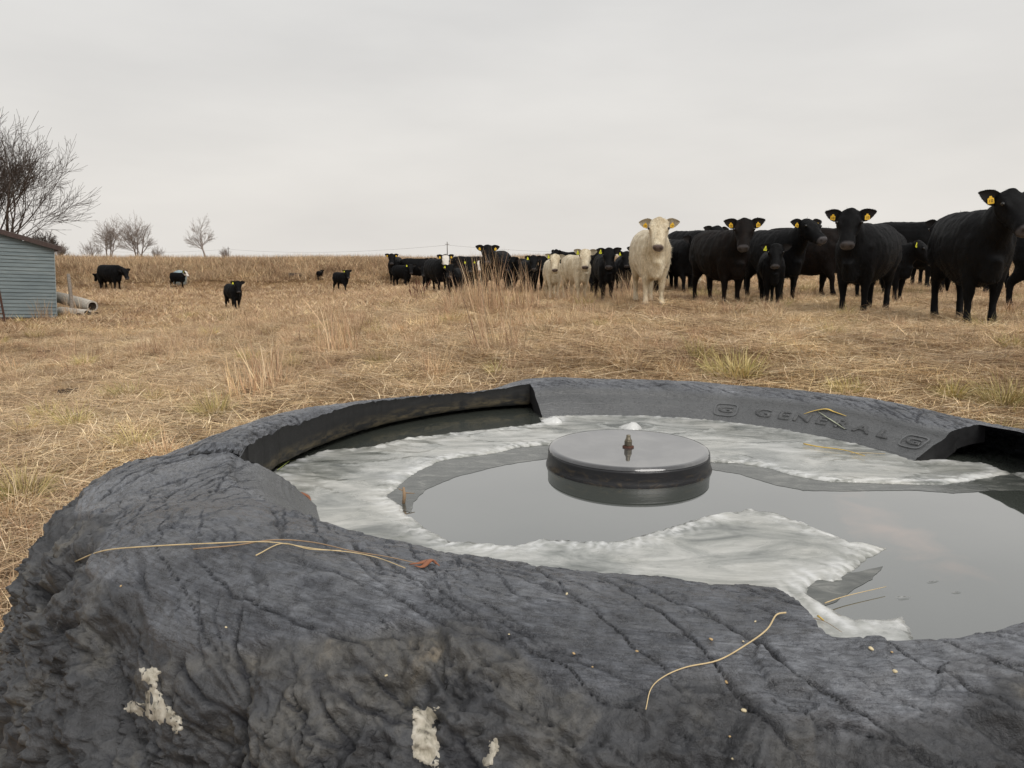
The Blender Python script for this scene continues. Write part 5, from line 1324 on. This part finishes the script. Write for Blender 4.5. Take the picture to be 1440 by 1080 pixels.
tree_at(75, 320, 62, name='bare_shrub', spread=1.4, stems=4, seed=16, label='bare bush under the big tree behind the shed eave', mt=m_bark, rmin=.011, levels=4, r0=.07, cat='shrub')
tree_at(325, 346, 100, name='bare_shrub', spread=1.6, stems=3, seed=7, label='small bare shrub right of the single leaning tree', mt=m_bark2, rmin=.009, levels=3, r0=.05, cat='shrub')
tree_at(230, 342, 97, name='bare_shrub', spread=1.8, stems=3, seed=17, label='low spreading bare shrub right of the tree pair', mt=m_bark2, rmin=.009, levels=3, r0=.05, cat='shrub')

# ------------------------------------------------------------------ power line, trough, tank
m_pole = simple('pole_wood', (.12, .10, .085), .9, .2, 5, .3, 0)
def pole(px, top, Y, r, label):
    b = at_y(px, 500, Y); z0 = float(terr(b.x, Y)); h = at_y(px, top, Y).z - z0
    e = empty('power_pole', (b.x, Y, z0)); tag(e, label, 'power pole', 'power poles on the horizon')
    m = MB(); m.tube([(0, 0, -.5), (0, 0, h)], [r * 1.2, r * .8], 8); m.build('shaft', m_pole, e)
    m = MB(); m.box((0, 0, h - .6), (1.1, .1, .10)); m.build('crossarm', m_pole, e)
    return Vector((b.x, Y, z0 + h - .8))
pa = pole(631, 340, 190, .10, 'power pole standing up behind the white-faced cow'); pb2 = pole(330, 347, 260, .12, 'power pole beyond the bank right of the single leaning tree')
m = MB()
def wire(a, b, sag, dz=0, n=24): m.tube([a.lerp(b, i / n) + Vector((0, 0, -sag * 4 * (i / n) * (1 - i / n) + dz)) for i in range(n + 1)], .018, 4, caps=False)
pl_ = at_y(130, 352, 330); pr_ = at_y(1000, 352, 190)
wire(pb2, pl_, 1.0); wire(pa, pb2, 1.4); wire(pa, pr_, 1.2)
o = m.build('power_line', m_pole); tag(o, 'thin power wire running along the horizon between the poles', 'power line')
tp = ground_at(415, 391); e = empty('feed_trough', tp, .1); tag(e, 'small black feed trough in the far pasture left of the calves', 'trough')
m_tr = simple('black_trough_plastic', (.03, .032, .036), .6, .4, 10, .3, 0)
m = MB()
for zc, w0, d0 in ((.32, 1.3, .5),):
    m.box((0, -.25, zc), (1.3, .04, .28)); m.box((0, .25, zc), (1.3, .04, .28)); m.box((-.65, 0, zc), (.04, .46, .28)); m.box((.65, 0, zc), (.04, .46, .28)); m.box((0, 0, .20), (1.26, .46, .03))
m.build('basin', m_tr, e); e.scale = (.55, .55, .6)
for sx in (-1, 1):
    for sy in (-1, 1): m = MB(); m.box((sx * .55, sy * .2, .08), (.06, .06, .22)); m.build('leg', m_tr, e)
tk = at_y(244, 378, 43.5); tkz = float(terr(tk.x, 43.5)); H_ = at_y(244, 380, 43.5).z - tkz
e = lathe([(.36, 0), (.38, .1), (.36, H_ * .80), (.34, H_ * .86), (.15, H_ * .97), (.05, H_)], 20, simple('pale_teal_tin', (.32, .40, .42), .45, .5, 6, .2, .2, .01, .4), 'stock_tank', None)
e.location = (tk.x + .2, 43.8, tkz); tag(e, 'pale teal tin container showing above the white-faced calf far left', 'tank')

# ------------------------------------------------------------------ straws, leaves and grain lying about
def strawm(name, c): return simple(name, c, .55, .35, 40, .2, .2, .001)
m_s1 = strawm('pale_straw', (.62, .48, .27)); m_s2 = strawm('brown_straw', (.34, .23, .14)); m_s3 = strawm('green_blade', (.36, .42, .10)); m_s4 = strawm('gold_reed', (.66, .46, .12)); m_s5 = strawm('red_leaf', (.30, .11, .05))
def smooth_pts(P, n=5):
    if len(P) < 3: return P
    A = np.array([tuple(p) for p in P]); return [Vector(p) for p in catmull(A, n)]
def strand(pts, r, mt, label, on='tyre', name='straw', cat='straw', lift=.003, flat=False):
    P = []
    for x, y in pts:
        p = on_tyre(x, y, lift + r) if on == 'tyre' else at_z(x, y, WZ + .009 + r)
        if p is None: p = at_z(x, y, WZ + .16)
        P.append(p)
    if on == 'tyre':
        # keep the straw stiff: it bridges the hollows instead of dipping into them
        for _ in range(3): P = [P[0]] + [Vector(((P[i].x + P[i - 1].x + P[i + 1].x) / 3 * .3 + P[i].x * .7, P[i].y, max(P[i].z, (P[i - 1].z + P[i + 1].z) / 2))) for i in range(1, len(P) - 1)] + [P[-1]]
    P = smooth_pts(P); n = len(P); m = MB(); m.tube(P, [(r * (1 - .55 * i / n)) if not flat else (r * 2.6 * math.sin(PI * (i + .6) / (n + .6)), r * .5) for i in range(n)], 6)
    o = m.build(name, mt, smooth=True); return tag(o, label, cat)
strand([(106, 793), (150, 778), (210, 772), (300, 768), (380, 766), (450, 776), (498, 782), (530, 793), (570, 803)], .0012, m_s1, 'longest pale straw lying across the front left of the tyre')
strand([(272, 776), (330, 772), (385, 763), (440, 770), (500, 780), (545, 790), (590, 797)], .0012, m_s2, 'brown straw crossing over the longest pale straw')
strand([(360, 785), (386, 768), (440, 776), (480, 778)], .0010, m_s1, 'short pale straw forking off the crossing straws')
strand([(1105, 866), (1095, 872), (1082, 890), (1050, 912), (1010, 935), (960, 943), (930, 956), (913, 975), (908, 1003)], .0011, m_s1, 'curved pale straw hanging down the front of the tyre below the ice tongue')
strand([(1105, 866), (1135, 868), (1160, 874), (1184, 889)], .0008, m_s2, 'fine brown stem on the tip of the ice tongue', on='ice')
strand([(1160, 848), (1190, 838), (1246, 825)], .0012, m_s1, 'pale straw floating in the water beside the ice tongue', on='ice')
strand([(576, 798), (592, 796), (606, 797), (614, 798)], .0016, m_s5, 'upper curled red-brown leaf at the inner edge of the front sidewall', name='leaf', cat='leaf', flat=True)
strand([(583, 800), (596, 801), (606, 799), (618, 800)], .0014, m_s5, 'lower red-brown leaf at the inner edge of the front sidewall', name='leaf', cat='leaf', flat=True)
strand([(411, 694), (420, 692), (432, 697), (437, 704)], .0022, m_s5, 'small brown leaf scrap where the left sidewall meets the ice', on='ice', name='leaf', cat='leaf', flat=True)
strand([(1130, 584), (1148, 579), (1164, 577), (1172, 581), (1190, 587)], .0022, m_s4, 'yellowish grass blade lying over the lettering on the back sidewall', name='cut_straw', cat='grass blade', flat=True)
strand([(1150, 580), (1162, 588), (1176, 598), (1188, 605)], .0016, strawm('pale_green_blade', (.36, .38, .28)), 'pale green blade hanging down over the raised letters', name='cut_straw', cat='grass blade', flat=True)
strand([(1130, 624), (1150, 628), (1175, 631), (1192, 634), (1216, 641)], .0026, m_s4, 'golden reed on the ice below the raised lettering', on='ice', name='reed', cat='reed')
strand([(1196, 637), (1220, 637), (1245, 638)], .0013, m_s1, 'thin straight reed beside the golden one on the ice', on='ice', name='reed', cat='reed')
strand([(384, 648), (402, 642), (427, 635)], .0012, m_s3, 'upper green blade in the dark water at the left', on='ice', name='cut_straw', cat='grass blade')
strand([(390, 661), (398, 655), (407, 648)], .0012, m_s3, 'lower green blade in the dark water at the left', on='ice', name='cut_straw', cat='grass blade')
strand([(1150, 866), (1158, 872)], .002, m_s4, 'tiny straw bit on the ice tongue', on='ice')
tw_ = at_z(567, 708, WZ); m = MB(); m.tube([(0, 0, -.01), (.004, 0, .022), (.002, 0, .045)], [.004, .005, .003], 7); m.tube([(.003, 0, .03), (.03, .006, .026)], [.002, .001], 5); m.tube([(.003, 0, .034), (-.012, .004, .04)], [.002, .001], 5)
o = m.build('twig', m_s2, smooth=True); o.location = tw_; tag(o, 'brown twig stub sticking up at the left end of the open water', 'twig')
m_grain = [simple('grain_tan', (.52, .36, .18), .55, .4, 200, .25, .1, .001), simple('grain_pale', (.66, .56, .36), .55, .4, 200, .25, .1, .001)]
for i, (x, y, r, lb) in enumerate([
        (1000, 900, 5, 'grain kernel on the tyre level with the middle of the curved straw, to its left'), (1045, 903, 3.5, 'small grain kernel just above the middle of the curved straw'),
        (895, 917, 5, 'tan grain kernel above the lower end of the curved straw'), (1062, 875, 3, 'tiny grain kernel left of the upper end of the curved straw'),
        (1021, 960, 5, 'grain kernel on the tyre below the middle of the curved straw'), (1046, 1000, 7, 'large grain kernel in a hollow below the curved straw'),
        (1026, 1037, 4, 'small grain kernel under the large one in the hollow'), (1031, 1068, 4.5, 'grain kernel at the very bottom edge of the tyre, right of centre'),
        (1211, 892, 4, 'orange-tan kernel on the tyre beside the ice tongue tip'), (1225, 913, 6, 'pale kernel just below the one beside the ice tongue tip'),
        (1254, 918, 3.5, 'small kernel above the biggest pale kernel on the right'), (1258, 945, 7, 'biggest pale grain kernel, on the right front of the tyre'),
        (1429, 876, 4, 'grain kernel nearest the right frame edge on the tyre'), (797, 836, 4, 'grain kernel closest to the ice on the middle of the front sidewall'),
        (807, 920, 4, 'grain kernel on the middle front of the tyre above the torn tread'), (716, 893, 3, 'tiny grain kernel left of the middle of the front sidewall'),
        (833, 939, 3.2, 'tiny grain kernel right of and below the one above the torn tread'), (543, 951, 4, 'grain kernel in the torn tread above the tall cord patch'),
        (170, 825, 3, 'tiny pale speck of grain below the left end of the longest straw'), (318, 883, 3, 'tiny grain kernel on the left front slab of the tyre')]):
    p = on_tyre(x, y, .001)
    if p is None: continue
    dist_ = (p - Vector((0, 0, EYE))).length; rr_g = r * dist_ / F * .5
    bm = bmesh.new(); bmesh.ops.create_icosphere(bm, subdivisions=2, radius=1)
    for v in bm.verts: v.co *= 1 + .25 * mnoise.noise(v.co * 1.4 + Vector((i, 0, 0))); v.co = Vector((v.co.x * 1.2, v.co.y * .85, v.co.z * .6)) * rr_g
    me = bpy.data.meshes.new('grain'); bm.to_mesh(me); bm.free(); me.materials.append(m_grain[i % 2]); me.polygons.foreach_set('use_smooth', [True] * len(me.polygons))
    o = bpy.data.objects.new('grain', me); COL.objects.link(o); o.location = p; o.rotation_euler = (0, .3, i * 1.3); tag(o, lb, 'grain', 'grain kernels scattered on the tyre')
p = at_z(790, 804, WZ + .011); m = MB(); m.tube([(-.005, 0, 0), (0, .002, .004), (.006, 0, .002)], [.002, .004, .002], 7); o = m.build('debris', m_s2, smooth=True); o.location = p; tag(o, 'tiny dark crumb on the ice near the viewer', 'debris')

# ------------------------------------------------------------------ thin clear ice along the edge of the white sheet
m_thin, hn, hb = mat('thin_clear_ice'); th_ = N(hn, 'ShaderNodeTexCoord'); nh1 = noise_n(hn, mapping(hn, th_.outputs['Object'], (6, 14, 1)).outputs[0], 2, 6, .7, .8)
rh = ramp(hn, nh1.outputs['Fac'], [(.35, (.055, .060, .054)), (.55, (.10, .105, .095)), (.72, (.22, .22, .20))]); L(hn, rh.outputs[0], hb.inputs['Base Color']); hb.inputs['Roughness'].default_value = .12; hb.inputs['IOR'].default_value = 1.5
bump(hn, hb, nh1.outputs['Fac'], .25, .004)
def thin_ice(poly, label):
    W_ = [np.array(at_z(x, y, WZ)[:2]) for x, y in poly]; D_ = dens([tuple(w) for w in W_], .012); n = len(D_)
    D_ = D_ + np.stack([.004 * fbm(D_[:, 0] * 30, D_[:, 1] * 30, 2, 3), .004 * fbm(D_[:, 0] * 30, D_[:, 1] * 30, 7, 3)], 1)
    vo, eo, fo, *_r = delaunay_2d_cdt([Vector(p) for p in D_], [(i, (i + 1) % n) for i in range(n)], [], 1, 1e-5)
    V = [(v.x, v.y, WZ + .0007) for v in vo] + [(p[0], p[1], WZ - .003) for p in D_]
    m = MB(); m.add(V, [tuple(f) for f in fo]); 
    o = m.build('thin_ice', m_thin); return tag(o, label, 'thin ice')
thin_ice([(772, 622), (727, 626), (693, 634), (660, 638), (620, 644), (590, 658), (570, 671), (543, 697), (560, 716), (578, 722), (582, 706), (600, 688), (640, 671), (700, 656), (740, 649), (775, 645)], 'dark clear ice skirting the white sheet left of the round cap')
thin_ice([(985, 646), (1041, 648), (1085, 656), (1118, 666), (1166, 674), (1263, 677), (1327, 678), (1363, 673), (1408, 666), (1440, 664), (1470, 664), (1470, 692), (1400, 690), (1340, 694), (1290, 690), (1240, 690), (1180, 691), (1130, 690), (1090, 682), (1040, 667), (992, 659)], 'dark clear ice skirting the white sheet right of the round cap')
thin_ice([(1195, 806), (1242, 797), (1226, 815), (1196, 832), (1176, 846), (1150, 856), (1130, 842), (1134, 825), (1150, 813), (1174, 815)], 'dark grey patch in the crook of the front ice tongue')  # flat dark grey polygon lying just above the water level
for x, y, w_, l_, lb in ((1270, 838, .022, .016, 'small bubble blister in the open water nearest the ice tongue'), (1344, 831, .014, .010, 'smallest bubble blister in the water at the right'), (1312, 816, .020, .008, 'thin curved ice sliver floating above the bubble blisters')):
    fl_ = flake('ice_blister', x, y, w_ * .8, l_ * .6, .0022, lb, 20); COL.objects[-1].data.materials[0] = m_wat; COL.objects[-1].location.z = WZ - .0008

for px, py, sc, k_, lb in ((30, 452, .9, 'gold', 'dry weeds at the foot of the shed wall near the gate'), (60, 450, .8, 'tall', 'thin dry stalks against the shed wall near its corner'), (101, 447, .9, 'tall', 'dry weeds round the foot of the leaning post')):
    tussock(px, py, sc, k_, lb, 'dry_stalks', 'dry weeds', n=70)
